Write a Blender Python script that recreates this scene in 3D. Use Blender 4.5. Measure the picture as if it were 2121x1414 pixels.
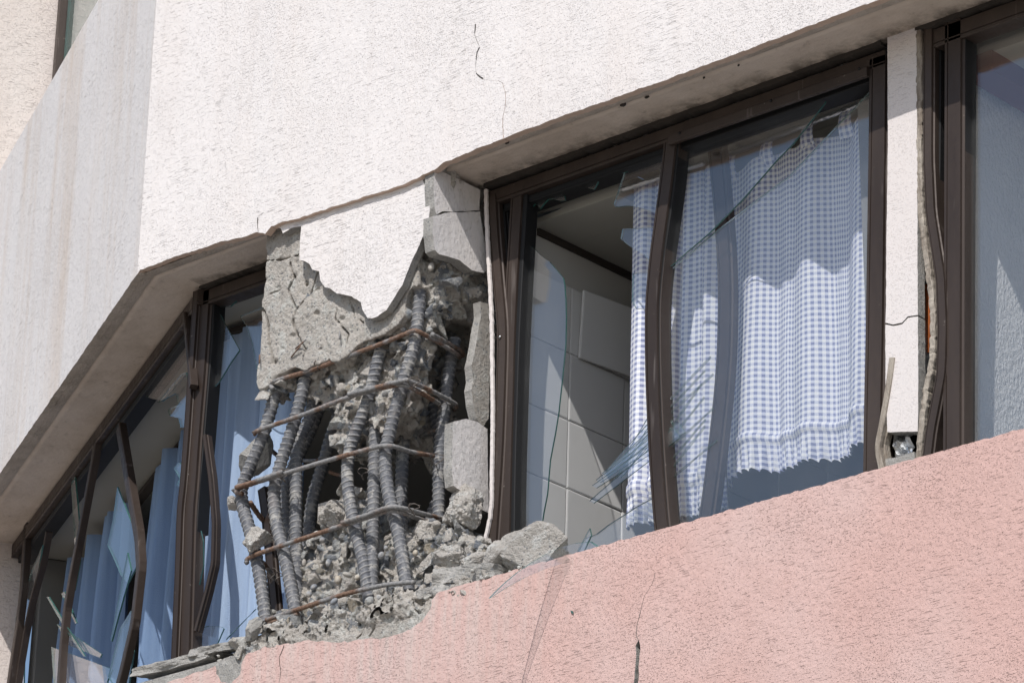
import bpy, math, random
import numpy as np
from mathutils import Vector, Matrix, noise

# ------------------------------------------------------------------ scene, camera, light
for o in list(bpy.data.objects):
    bpy.data.objects.remove(o)
scene = bpy.context.scene
COL = scene.collection
random.seed(7)
RNG = np.random.default_rng(11)

CAM = np.array([6.8628, -7.0464, -3.4188])
FPX, CX, CY = 8500.0, 1060.5, 707.0
ROT = np.array([[0.74007013, 0.67191286, 0.02879772],      # right
                [-0.24082941, 0.30475261, -0.92148089],    # down
                [-0.62793104, 0.67502515, 0.38735469]])    # forward
cam_data = bpy.data.cameras.new('camera')
cam = bpy.data.objects.new('camera', cam_data)
COL.objects.link(cam)
cam_data.sensor_width = 36.0
cam_data.lens = FPX / 2121.0 * 36.0
cam_data.clip_start = 0.1
cam_data.clip_end = 3000.0
mw = Matrix.Identity(4)
for i in range(3):
    mw[i][0] = ROT[0][i]; mw[i][1] = -ROT[1][i]; mw[i][2] = -ROT[2][i]; mw[i][3] = CAM[i]
cam.matrix_world = mw
scene.camera = cam

SUN = Vector((0.44, -1.0, 1.13)).normalized()             # towards the sun
elev = math.asin(SUN.z)
world = bpy.data.worlds.new('World')
scene.world = world
world.use_nodes = True
wn = world.node_tree
bg = wn.nodes['Background']
sky = wn.nodes.new('ShaderNodeTexSky')
sky.sky_type = 'NISHITA'
sky.sun_disc = False
sky.sun_elevation = elev
sky.sun_rotation = math.atan2(SUN.x, SUN.y)
sky.dust_density = 1.2
wn.links.new(sky.outputs[0], bg.inputs[0])
bg.inputs[1].default_value = 0.14
sd = bpy.data.lights.new('sun', 'SUN')
sd.energy = 4.4
sd.angle = math.radians(0.53)
sd.color = (1.0, 0.968, 0.93)
sun = bpy.data.objects.new('sun', sd)
COL.objects.link(sun)
sun.rotation_euler = SUN.to_track_quat('Z', 'Y').to_euler()
scene.view_settings.view_transform = 'Standard'
scene.view_settings.look = 'None'
scene.view_settings.exposure = -0.24
scene.view_settings.gamma = 1.0
scene.cycles.transparent_max_bounces = 40
scene.cycles.max_bounces = 10

# ------------------------------------------------------------------ measuring helpers
def ray(u, v):
    return ROT.T @ np.array([(u - CX) / FPX, (v - CY) / FPX, 1.0])
def at(u, v, y):                       # point of the line of sight on the plane at depth y
    d = ray(u, v); s = (y - CAM[1]) / d[1]
    return CAM + s * d
def atx(u, v, x):
    d = ray(u, v); s = (x - CAM[0]) / d[0]
    return CAM + s * d
BA = math.radians(28.2)
B0 = np.array([-1.143, 0.0, 0.0])
BD = np.array([-math.cos(BA), math.sin(BA), 0.0])         # along the bevelled face, away
BN = np.array([math.sin(BA), math.cos(BA), 0.0])          # into the building
MX = math.tan(BA / 2)
def atb(u, v, d):
    r = ray(u, v); s = (d + (B0 - CAM) @ BN) / (r @ BN)
    return CAM + s * r
def bev(s, d, z):
    p = B0 + s * BD + d * BN
    return np.array([p[0], p[1], z])
def corner(d, z):
    return np.array([B0[0] + MX * d, d, z])
X = np.array([1.0, 0, 0]); Y = np.array([0, 1.0, 0]); Z = np.array([0, 0, 1.0])

# ------------------------------------------------------------------ objects
def tag(o, label=None, cat=None, group=None, kind=None):
    if cat and not kind: kind = 'thing'
    if label: o['label'] = label
    if cat: o['category'] = cat
    if group: o['group'] = group
    if kind: o['kind'] = kind
    return o
def empty(name, loc):
    o = bpy.data.objects.new(name, None)
    o.empty_display_size = 0.05
    o.location = loc
    COL.objects.link(o)
    return o
def place(o, parent):
    COL.objects.link(o)
    if parent is not None:
        o.parent = parent
        p = parent; off = Vector((0, 0, 0))
        while p is not None:
            off += p.location
            if p.parent is not None: off += p.matrix_parent_inverse.translation
            p = p.parent
        o.matrix_parent_inverse = Matrix.Translation(-off)
    return o
def mesh(name, verts, faces, mats, parent=None, smooth=False, midx=None):
    me = bpy.data.meshes.new(name)
    me.from_pydata([tuple(map(float, v)) for v in verts], [], [list(map(int, f)) for f in faces])
    for m in (mats if isinstance(mats, (list, tuple)) else [mats]):
        me.materials.append(m)
    if midx is not None:
        me.polygons.foreach_set('material_index', np.array(midx, dtype=np.int32))
    if smooth:
        me.polygons.foreach_set('use_smooth', np.ones(len(me.polygons), dtype=bool))
    me.validate(); me.update()
    return place(bpy.data.objects.new(name, me), parent)

def prism_data(poly, vec):
    n = len(poly)
    v = [np.array(p) for p in poly] + [np.array(p) + vec for p in poly]
    nor = np.zeros(3)
    for i in range(n):
        a, b = v[i], v[(i + 1) % n]
        nor += np.cross(a, b)
    f0 = list(range(n)); f1 = list(range(n, 2 * n))
    flip = nor @ vec > 0
    fs = [f0[::-1] if flip else f0, f1 if flip else f1[::-1]]
    for i in range(n):
        j = (i + 1) % n
        q = [i, j, j + n, i + n]
        fs.append(q if flip else q[::-1])
    return v, fs
def prism(name, poly, vec, mats, parent=None):
    """front cap = material 0, back cap and rim = material 1 when given"""
    v, f = prism_data(poly, np.array(vec, float))
    two = isinstance(mats, (list, tuple)) and len(mats) > 1
    mi = [0] + [1] * (len(f) - 1) if two else None
    return mesh(name, v, f, mats, parent, midx=mi)
def jag(pts, amp, step, seed, closed=True):
    """resample a polygon or polyline and roughen it (in its own plane, both directions)"""
    pts = [np.array(p, float) for p in pts]
    out = []
    n = len(pts)
    nor = np.zeros(3)
    for i in range(n): nor += np.cross(pts[i], pts[(i + 1) % n])
    nl = np.linalg.norm(nor); nor = nor / nl if nl > 1e-9 else Y
    for i in range(n if closed else n - 1):
        a, b = pts[i], pts[(i + 1) % n]
        L = np.linalg.norm(b - a)
        k = max(1, int(L / step))
        t = (b - a) / max(L, 1e-9)
        s = np.cross(nor, t)
        for j in range(k):
            p = a + (b - a) * j / k
            q = Vector(p * 1.0)
            e = noise.noise(q * 35 + Vector((seed * 3.1, 0, 0))) * 1.0 + noise.noise(q * 95 + Vector((seed * 7.7, 0, 0))) * 0.7
            if j == 0: e *= 0.5
            out.append(p + s * e * amp)
    if not closed: out.append(pts[-1])
    return out

def box(name, lo, hi, mat, parent=None):
    x0, y0, z0 = lo; x1, y1, z1 = hi
    v = [(x, y, z) for z in (z0, z1) for y in (y0, y1) for x in (x0, x1)]
    f = [(0, 2, 3, 1), (4, 5, 7, 6), (0, 1, 5, 4), (2, 6, 7, 3), (0, 4, 6, 2), (1, 3, 7, 5)]
    return mesh(name, v, f, mat, parent)

def catmull(pts, step):
    P = [np.array(p, float) for p in pts]
    P = [2 * P[0] - P[1]] + P + [2 * P[-1] - P[-2]]
    out = []
    for i in range(1, len(P) - 2):
        p0, p1, p2, p3 = P[i - 1:i + 3]
        k = max(2, int(np.linalg.norm(p2 - p1) / step))
        for j in range(k):
            t = j / k
            out.append(0.5 * ((2 * p1) + (-p0 + p2) * t + (2 * p0 - 5 * p1 + 4 * p2 - p3) * t * t + (-p0 + 3 * p1 - 3 * p2 + p3) * t ** 3))
    out.append(P[-2])
    return np.array(out)

def sweep(name, path, prof, side, depth, mat, parent=None, perp=True):
    """sweep a closed profile [(across, into)] along a path; across lies in the plane of the pane"""
    side = np.array(side, float); depth = np.array(depth, float)
    path = [np.array(p, float) for p in path]
    n, m = len(path), len(prof)
    V = []
    for i, p in enumerate(path):
        t = path[min(i + 1, n - 1)] - path[max(i - 1, 0)]
        s = side
        if perp:
            s = np.cross(depth, t); s /= max(np.linalg.norm(s), 1e-9)
            if s @ side < 0: s = -s
        for a, d in prof: V.append(p + s * a + depth * d)
    F = []
    for i in range(n - 1):
        for j in range(m):
            k = (j + 1) % m
            F.append((i * m + j, i * m + k, (i + 1) * m + k, (i + 1) * m + j))
    F.append(tuple(range(m))[::-1]); F.append(tuple(range((n - 1) * m, n * m)))
    o = mesh(name, V, F, mat, parent)
    import bmesh
    bm = bmesh.new(); bm.from_mesh(o.data)
    bmesh.ops.recalc_face_normals(bm, faces=bm.faces)
    bm.to_mesh(o.data); bm.free()
    return o
def prof_stile(w, d=0.04, g=True):
    if not g:
        return [(-w/2, d), (-w/2, .002), (-w/2+.002, 0), (w/2-.002, 0), (w/2, .002), (w/2, d)]
    return [(-w/2, d), (-w/2, .002), (-w/2+.002, 0), (-w*.34, 0), (-w*.33, .003), (-w*.29, .003), (-w*.28, 0), (w*.38, 0), (w*.39, .008), (w/2, .010), (w/2, d)]

def tube(name, path, r, mat, parent=None, segs=8, rough=0.0):
    path = np.array(path)
    n = len(path)
    T = np.gradient(path, axis=0); T /= np.linalg.norm(T, axis=1)[:, None] + 1e-12
    ref = np.array([0.13, 0.2, 0.97]) if abs(T[n // 2][2]) < 0.7 else np.array([1.0, 0.1, 0])
    V = []
    for i in range(n):
        a = np.cross(T[i], ref); a /= np.linalg.norm(a); b = np.cross(T[i], a)
        for k in range(segs):
            th = 2 * math.pi * k / segs
            rr = r * (1 + rough * noise.noise(Vector(path[i]) * 120 + Vector((k * .7, 0, 0)))) * (1 + (0.09 if rough and i % 4 == 0 else 0))
            V.append(path[i] + (a * math.cos(th) + b * math.sin(th)) * rr)
    F = [(i * segs + k, i * segs + (k + 1) % segs, (i + 1) * segs + (k + 1) % segs, (i + 1) * segs + k) for i in range(n - 1) for k in range(segs)]
    F.append(tuple(range(segs))[::-1]); F.append(tuple(range((n - 1) * segs, n * segs)))
    return mesh(name, V, F, mat, parent, smooth=True)

def ribbed_bar(name, pts, mat, parent, r0=0.0160, pitch=0.0168, rot=0.0, segs=22):
    path = catmull(pts, 0.0019)
    n = len(path)
    T = np.gradient(path, axis=0); T /= np.linalg.norm(T, axis=1)[:, None]
    L = np.concatenate([[0], np.cumsum(np.linalg.norm(np.diff(path, axis=0), axis=1))])
    ref = np.array([math.cos(0.7854 + rot), math.sin(0.7854 + rot), 0.0])
    th = 2 * math.pi * np.arange(segs) / segs
    V = []; RB = []
    for i in range(n):
        a = ref - T[i] * (ref @ T[i]); a /= np.linalg.norm(a); b = np.cross(T[i], a)
        ph = (L[i] + 0.0045 * np.sin(th)) / pitch
        half = (np.cos(th) > 0) * 0.12
        tri = np.abs(((ph + half) % 1.0) - 0.5) * 2          # 0 on the rib
        rib = np.clip((0.30 - tri) / 0.18, 0, 1)
        fade = np.clip(np.abs(np.cos(th)) * 2.2 - 0.12, 0, 1)
        lon = np.clip(1 - np.abs(np.cos(th)) / 0.16, 0, 1)
        r = r0 + 0.0026 * rib * fade + 0.0020 * lon
        RB.append(np.maximum(rib * fade, lon * .8))
        V.append(path[i][None] + a[None] * (np.cos(th) * r)[:, None] + b[None] * (np.sin(th) * r)[:, None])
    V = np.concatenate(V)
    F = [(i * segs + k, i * segs + (k + 1) % segs, (i + 1) * segs + (k + 1) % segs, (i + 1) * segs + k) for i in range(n - 1) for k in range(segs)]
    F.append(tuple(range(segs))[::-1]); F.append(tuple(range((n - 1) * segs, n * segs)))
    o = mesh(name, V, F, mat, parent, smooth=True)
    at_ = o.data.attributes.new('worn', 'FLOAT', 'POINT'); at_.data.foreach_set('value', np.concatenate(RB).astype(np.float32))
    return o

# ------------------------------------------------------------------ materials
class N:
    """tiny node helper"""
    def __init__(self, name):
        self.m = bpy.data.materials.new(name); self.m.use_nodes = True
        self.t = self.m.node_tree
        self.b = self.t.nodes['Principled BSDF']
        self.out = self.t.nodes['Material Output']
    def n(self, typ, **kw):
        x = self.t.nodes.new(typ)
        for k, v in kw.items():
            if k.startswith('i_'): x.inputs[k[2:]].default_value = v
            else: setattr(x, k, v)
        return x
    def l(self, a, b): self.t.links.new(a, b)
    def coord(self, scale=(1, 1, 1), rotz=0.0, roty=0.0):
        tc = self.n('ShaderNodeTexCoord'); mp = self.n('ShaderNodeMapping')
        geo = self.n('ShaderNodeNewGeometry')
        mp.vector_type = 'POINT'
        mp.inputs['Rotation'].default_value = (0, roty, rotz)
        mp.inputs['Scale'].default_value = scale
        self.l(geo.outputs['Position'], mp.inputs['Vector'])
        return mp.outputs[0]
    def noise(self, vec, scale, detail=3, rough=0.55, dist=0.0):
        x = self.n('ShaderNodeTexNoise'); x.inputs['Scale'].default_value = scale
        x.inputs['Detail'].default_value = detail; x.inputs['Roughness'].default_value = rough
        x.inputs['Distortion'].default_value = dist
        if vec is not None: self.l(vec, x.inputs['Vector'])
        return x.outputs['Fac']
    def ramp(self, fac, stops):
        r = self.n('ShaderNodeValToRGB')
        e = r.color_ramp.elements
        while len(e) < len(stops): e.new(0.5)
        for i, (p, c) in enumerate(stops):
            e[i].position = p; e[i].color = (c if len(c) == 4 else (*c, 1)) if not isinstance(c, (int, float)) else (c, c, c, 1)
        self.l(fac, r.inputs['Fac'])
        return r.outputs['Color']
    def mix(self, fac, a, b, blend='MIX'):
        x = self.n('ShaderNodeMix', data_type='RGBA', blend_type=blend)
        for s, v in ((0, fac), (6, a), (7, b)):
            if isinstance(v, (int, float)): x.inputs[s].default_value = v
            elif isinstance(v, tuple): x.inputs[s].default_value = (*v, 1)
            else: self.l(v, x.inputs[s])
        return x.outputs[2]
    def math(self, op, a, b=None, c=None):
        x = self.n('ShaderNodeMath', operation=op)
        for i, v in enumerate((a, b, c)):
            if v is None: continue
            if isinstance(v, (int, float)): x.inputs[i].default_value = v
            else: self.l(v, x.inputs[i])
        return x.outputs[0]
    def bump(self, h, dist, strength=1.0, prev=None):
        x = self.n('ShaderNodeBump'); x.inputs['Distance'].default_value = dist; x.inputs['Strength'].default_value = strength
        self.l(h, x.inputs['Height'])
        if prev is not None: self.l(prev, x.inputs['Normal'])
        return x.outputs[0]
    def done(self, color=None, rough=0.8, normal=None, metal=0.0, spec=0.3):
        if color is not None:
            if isinstance(color, tuple): self.b.inputs['Base Color'].default_value = (*color, 1)
            else: self.l(color, self.b.inputs['Base Color'])
        if isinstance(rough, (int, float)): self.b.inputs['Roughness'].default_value = rough
        else: self.l(rough, self.b.inputs['Roughness'])
        self.b.inputs['Metallic'].default_value = metal
        self.b.inputs['Specular IOR Level'].default_value = spec
        if normal is not None: self.l(normal, self.b.inputs['Normal'])
        return self.m

def stucco(name, base, warm, depth=0.003, fx=26, fz=430, pit=330, amount=1.0, streak=0.5, grit_amt=0.25):
    """combed plaster: long level scratches in patches, small pits and grit"""
    k = N(name)
    c0 = k.coord((1, 1, 1))
    dash = k.noise(k.coord((fx, fx, fz), 0, 0.012), 1.0, 2, 0.6, 0.35)
    dash2 = k.noise(k.coord((fx * 2.6, fx * 2.6, fz * 0.8), 0, 0.02), 1.0, 2, 0.6, 0.6)
    pitn = k.noise(k.coord((pit * .75, pit * .75, pit)), 1.0, 2, 0.6, 0.3)
    zone = k.noise(c0, 4.5, 3, 0.6)
    zone2 = k.noise(c0, 2.2, 2, 0.5)
    sh1 = k.math('MULTIPLY_ADD', zone, 0.36, -0.18)
    sh2 = k.math('MULTIPLY_ADD', zone2, 0.24, -0.12)
    p1 = k.ramp(k.math('ADD', dash, sh1), [(0.295, 0.0), (0.355, 1.0)])
    p2 = k.ramp(k.math('SUBTRACT', dash2, sh1), [(0.27, 0.0), (0.34, 1.0)])
    p3 = k.ramp(k.math('SUBTRACT', pitn, sh2), [(0.30, 0.0), (0.38, 1.0)])
    allp = k.math('MINIMUM', k.math('MINIMUM', p1, p2), p3)
    grit = k.noise(c0, 420, 2, 0.6)
    h = k.math('MULTIPLY', allp, amount * 0.46)
    h = k.math('MULTIPLY_ADD', grit, grit_amt, h)
    h = k.math('MULTIPLY_ADD', k.noise(c0, 60, 3, .6), 0.7, h)
    h = k.math('MULTIPLY_ADD', k.noise(c0, 8, 2), 1.2, h)
    nor = k.bump(h, depth, 1.0)
    st = k.noise(k.coord((5, 5, 0.5)), 1.0, 4, 0.65)
    blot = k.noise(c0, 3.0, 5, 0.65)
    col = k.mix(k.ramp(st, [(0.45, 0.0), (0.75, streak)]), base, warm)
    col = k.mix(k.ramp(blot, [(0.40, 0.0), (0.75, 0.4)]), col, tuple(a * 0.93 for a in base))
    drip = k.noise(k.coord((22, 22, 0.9)), 1.0, 4, 0.7)
    col = k.mix(k.ramp(drip, [(0.56, 0.0), (0.72, 0.28)]), col, tuple(a * 0.84 for a in warm))
    col = k.mix(k.ramp(k.noise(c0, 1.3, 4, .6), [(0.45, 0.0), (0.70, 0.35)]), col, tuple(min(.8, .5 * a + .36) for a in base))
    col = k.mix(k.math('MULTIPLY', k.math('SUBTRACT', 1.0, allp), 0.24), col, tuple(a * 0.58 for a in warm))   # shade of the scratches and pits painted into the colour
    return k.done(col, 0.92, nor, spec=0.15)
M = {}
M['white'] = stucco('stucco_white', (0.775, 0.735, 0.718), (0.745, 0.675, 0.635), 0.0029)
M['white_b'] = stucco('stucco_white_bevel', (0.775, 0.740, 0.725), (0.66, 0.555, 0.47), 0.0028, streak=0.9)
M['pink'] = stucco('stucco_pink', (0.625, 0.420, 0.378), (0.58, 0.385, 0.342), 0.0046, 28, 330, 260)
def dusted(m):
    t = m.node_tree; b = t.nodes['Principled BSDF']
    src = b.inputs['Base Color'].links[0].from_socket
    k = N.__new__(N); k.m = m; k.t = t; k.b = b
    c = k.coord(); sp = k.n('ShaderNodeSeparateXYZ'); k.l(c, sp.inputs[0])
    st = k.ramp(k.noise(k.coord((26, 26, 2.2)), 1.0, 5, .7), [(.44, 0.0), (.62, 1.0)])
    fz = k.n('ShaderNodeMapRange'); fz.inputs[1].default_value = -.42; fz.inputs[2].default_value = -.02; k.l(sp.outputs[2], fz.inputs[0])
    fx = k.n('ShaderNodeMapRange'); fx.inputs[1].default_value = .75; fx.inputs[2].default_value = .10; k.l(sp.outputs[0], fx.inputs[0])
    f = k.math('MULTIPLY', k.math('MULTIPLY', st, fz.outputs[0]), k.math('MULTIPLY', fx.outputs[0], 0.55))
    k.l(k.mix(f, src, (0.60, 0.545, 0.505)), b.inputs['Base Color'])
dusted(M['pink'])
M['white_side'] = stucco('stucco_white_jamb', (0.775, 0.74, 0.725), (0.735, 0.685, 0.645), 0.0034, 260, 60, 300)
M['pier'] = stucco('stucco_pier', (0.71, 0.655, 0.635), (0.68, 0.62, 0.585), 0.0010, 60, 300, 320)
M['wing'] = stucco('stucco_wing', (0.70, 0.62, 0.575), (0.64, 0.545, 0.49), 0.003, streak=0.8)
k = N('torn_plaster_lip')
M['lip'] = k.done(k.mix(k.noise(k.coord(), 40, 4), (0.50, 0.36, 0.28), (0.62, 0.50, 0.42)), 0.95, spec=0.1)

k = N('soffit_paint')
c = k.coord()
n1 = k.noise(c, 7, 5, 0.65); n2 = k.noise(c, 60, 3)
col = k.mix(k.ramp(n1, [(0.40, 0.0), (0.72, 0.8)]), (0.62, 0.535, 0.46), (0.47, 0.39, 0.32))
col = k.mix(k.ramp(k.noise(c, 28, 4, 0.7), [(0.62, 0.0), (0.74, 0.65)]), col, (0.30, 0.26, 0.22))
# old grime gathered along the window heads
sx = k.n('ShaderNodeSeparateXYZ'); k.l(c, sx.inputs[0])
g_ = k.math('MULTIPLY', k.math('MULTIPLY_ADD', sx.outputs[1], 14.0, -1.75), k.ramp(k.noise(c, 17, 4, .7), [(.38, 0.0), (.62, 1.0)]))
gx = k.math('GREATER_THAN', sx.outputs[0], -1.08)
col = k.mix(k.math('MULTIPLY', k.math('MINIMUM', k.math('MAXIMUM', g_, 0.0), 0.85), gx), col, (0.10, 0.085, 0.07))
M['soffit'] = k.done(col, 0.9, k.bump(n2, 0.003, 0.8), spec=0.15)

k = N('soffit_drip_edge')
c = k.coord()
col = k.mix(k.ramp(k.noise(c, 11, 5, 0.65), [(0.40, 0.0), (0.70, 0.9)]), (0.50, 0.44, 0.385), (0.33, 0.285, 0.24))
M['drip'] = k.done(col, 0.95, k.bump(k.noise(c, 70, 4, 0.7), 0.006, 1.0), spec=0.1)

def concrete(name, base, stone_tint=True, bump=0.004, sc=1.0, rough=1.0):
    k = N(name)
    c = k.coord()
    n0 = k.noise(c, 6 * sc, 4, 0.6); n1 = k.noise(c, 28 * sc, 5, 0.7); n2 = k.noise(c, 150 * sc, 4, 0.75); n3 = k.noise(c, 420 * sc, 2, 0.6)
    vor = k.n('ShaderNodeTexVoronoi', feature='F1'); vor.inputs['Scale'].default_value = 85 * sc
    k.l(c, vor.inputs['Vector'])
    pale = tuple(min(.70, a * 1.22) for a in base)
    col = k.mix(k.ramp(n0, [(0.38, 0.0), (0.62, 1.0)]), base, tuple(a * 0.82 for a in base))
    col = k.mix(k.ramp(n1, [(0.50, 0.0), (0.66, 0.9)]), col, pale)                       # cement dust
    col = k.mix(k.ramp(n2, [(0.34, 0.75), (0.46, 0.0)]), col, tuple(a * 0.50 for a in base))   # sand pits
    sp = k.ramp(vor.outputs['Distance'], [(0.20, 1.0), (0.30, 0.0)])
    keep = k.ramp(vor.outputs['Color'], [(0.55, 0.0), (0.60, 1.0)])
    col = k.mix(k.math('MULTIPLY', k.math('MULTIPLY', sp, keep), 0.75), col, (0.20, 0.21, 0.225))
    if stone_tint:
        a = k.n('ShaderNodeAttribute', attribute_name='stone')
        tone = k.ramp(a.outputs['Fac'], [(0.0, (0.45, 0.43, 0.40)), (0.10, (0.19, 0.205, 0.23)), (0.45, (0.27, 0.285, 0.31)), (0.7, (0.34, 0.325, 0.295)), (0.85, (0.40, 0.345, 0.27)), (1.0, (0.23, 0.255, 0.29))])
        dust = k.ramp(k.noise(c, 45, 3), [(0.48, 0.0), (0.62, 0.65)])
        tone = k.mix(dust, tone, pale)
        col = k.mix(k.ramp(a.outputs['Fac'], [(0.02, 0.0), (0.06, 1.0)]), col, tone)
    h = k.math('MULTIPLY_ADD', n1, 0.9, n2)
    h = k.math('MULTIPLY_ADD', n3, 0.35, h)
    h = k.math('MULTIPLY_ADD', vor.outputs['Distance'], 0.35 * rough, h)
    return k.done(col, 0.95, k.bump(h, bump, 1.0), spec=0.15)
M['conc'] = concrete('fractured_concrete', (0.64, 0.595, 0.54), True, 0.011)
M['conc2'] = concrete('cement_face', (0.43, 0.415, 0.39), False, 0.006, 0.8, .3)
M['render'] = concrete('render_edge', (0.43, 0.415, 0.39), False, 0.005, 1.2, .3)
M['rubble'] = concrete('rubble_concrete', (0.64, 0.60, 0.55), False, 0.011, 1.0)
M['fines'] = concrete('pale_fines', (0.60, 0.58, 0.54), False, 0.005, 1.3)

k = N('aggregate_pebble')
oi = k.n('ShaderNodeObjectInfo')
c = k.coord()
tone = k.ramp(oi.outputs['Random'], [(0.0, (0.20, 0.215, 0.24)), (0.4, (0.29, 0.30, 0.32)), (0.7, (0.37, 0.35, 0.315)), (0.88, (0.42, 0.36, 0.28)), (1.0, (0.24, 0.26, 0.29))])
col = k.mix(k.ramp(k.noise(c, 60, 4), [(0.45, 0.0), (0.62, 0.8)]), tone, (0.52, 0.49, 0.44))
M['pebble'] = k.done(col, 0.75, k.bump(k.noise(c, 160, 3), 0.002, 0.7), spec=0.3)

k = N('steel_bar')
c = k.coord()
n1 = k.noise(c, 30, 5, 0.65); n2 = k.noise(c, 170, 3)
col = k.mix(k.ramp(n1, [(0.40, 0.0), (0.68, 1.0)]), (0.105, 0.110, 0.126), (0.185, 0.187, 0.196))
col = k.mix(k.ramp(n2, [(0.56, 0.0), (0.72, 0.6)]), col, (0.40, 0.38, 0.35))
col = k.mix(k.ramp(k.noise(c, 12, 3), [(0.60, 0.0), (0.74, 0.4)]), col, (0.19, 0.14, 0.11))
col = k.mix(k.ramp(k.noise(c, 22, 5, .7), [(0.56, 0.0), (0.62, 0.8)]), col, (0.38, 0.365, 0.34))
wa = k.n('ShaderNodeAttribute', attribute_name='worn')
col = k.mix(k.math('MULTIPLY', wa.outputs['Fac'], k.ramp(n1, [(.3, .35), (.7, .85)])), col, (0.42, 0.41, 0.395))
M['steel'] = k.done(col, 0.58, k.bump(n2, 0.001, 0.6), metal=0.0, spec=0.35)

k = N('rusty_stirrup_steel')
c = k.coord()
n1 = k.noise(c, 9, 3, 0.6); n2 = k.noise(c, 130, 4, 0.7)
rust = k.mix(k.ramp(n2, [(0.35, 0.0), (0.65, 1.0)]), (0.115, 0.062, 0.042), (0.27, 0.18, 0.13))
grey = k.mix(k.ramp(n2, [(0.35, 0.0), (0.65, 1.0)]), (0.16, 0.16, 0.165), (0.34, 0.33, 0.32))
col = k.mix(k.ramp(n1, [(0.47, 0.0), (0.56, 1.0)]), grey, rust)
M['stirrup'] = k.done(col, 0.75, k.bump(n2, 0.002, 0.8), metal=0.1, spec=0.3)

k = N('brown_aluminium')
c = k.coord()
n1 = k.noise(k.coord((8, 8, 1.2)), 1.0, 4, 0.6); n2 = k.noise(c, 60, 4, 0.7)
col = k.mix(k.ramp(n1, [(0.35, 0.0), (0.7, 1.0)]), (0.042, 0.030, 0.025), (0.070, 0.052, 0.043))
col = k.mix(k.ramp(n2, [(0.68, 0.0), (0.76, 0.7)]), col, (0.36, 0.33, 0.30))
col = k.mix(k.ramp(k.noise(k.coord((30, 30, 3)), 1.0, 3), [(0.66, 0.0), (0.72, 0.35)]), col, (0.25, 0.22, 0.20))
M['alu'] = k.done(col, k.ramp(n2, [(0.3, 0.38), (0.7, 0.6)]), k.bump(n1, 0.0015, 0.5), metal=0.25, spec=0.4)
k = N('dark_gasket')
M['gasket'] = k.done((0.012, 0.012, 0.013), 0.6, spec=0.3)
k = N('weathered_sealant')
c = k.coord((40, 40, 8))
col = k.mix(k.ramp(k.noise(c, 1.0, 5, 0.7), [(0.35, 0.0), (0.6, 1.0)]), (0.20, 0.165, 0.135), (0.42, 0.375, 0.32))
M['seal'] = k.done(col, 0.95, k.bump(k.noise(k.coord((90, 90, 20)), 1.0, 4, 0.7), 0.008, 1.0), spec=0.1)
k = N('bright_sheet_metal')
M['silver'] = k.done((0.55, 0.56, 0.57), 0.28, k.bump(k.noise(k.coord(), 45, 3), 0.01, 0.8), metal=0.9)
k = N('tie_wire')
M['wire'] = k.done((0.16, 0.14, 0.125), 0.6, metal=0.3)

def glass(name, tint, f0):
    k = N(name)
    k.t.nodes.remove(k.b)
    tr = k.n('ShaderNodeBsdfTransparent'); tr.inputs[0].default_value = (*tint, 1)
    gl = k.n('ShaderNodeBsdfGlossy'); gl.inputs['Roughness'].default_value = 0.004
    gl.inputs[0].default_value = (0.98, 0.99, 1.0, 1)
    dust = k.n('ShaderNodeBsdfDiffuse'); dust.inputs[0].default_value = (0.65, 0.66, 0.66, 1)
    geo = k.n('ShaderNodeNewGeometry'); dt = k.n('ShaderNodeVectorMath', operation='DOT_PRODUCT')
    k.l(geo.outputs['Incoming'], dt.inputs[0]); k.l(geo.outputs['Normal'], dt.inputs[1])
    c = k.math('SUBTRACT', 1.0, k.math('ABSOLUTE', dt.outputs['Value']))
    fr = k.math('MULTIPLY_ADD', k.math('POWER', c, 5.0), 1 - f0, f0)
    mx = k.n('ShaderNodeMixShader')
    k.l(fr, mx.inputs[0]); k.l(tr.outputs[0], mx.inputs[1]); k.l(gl.outputs[0], mx.inputs[2])
    m2 = k.n('ShaderNodeMixShader')
    d = k.ramp(k.noise(k.coord((3, 3, 3)), 1.0, 6, 0.7), [(0.35, 0.004), (0.75, 0.03)])
    k.l(d, m2.inputs[0]); k.l(mx.outputs[0], m2.inputs[1]); k.l(dust.outputs[0], m2.inputs[2])
    k.l(m2.outputs[0], k.out.inputs[0])
    return k.m
M['glass'] = glass('window_glass', (0.994, 0.997, 0.996), 0.105)
k = N('glass_edge')
k.b.inputs['Transmission Weight'].default_value = 0.3
M['gedge'] = k.done((0.06, 0.17, 0.15), 0.15, spec=0.6)

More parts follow.
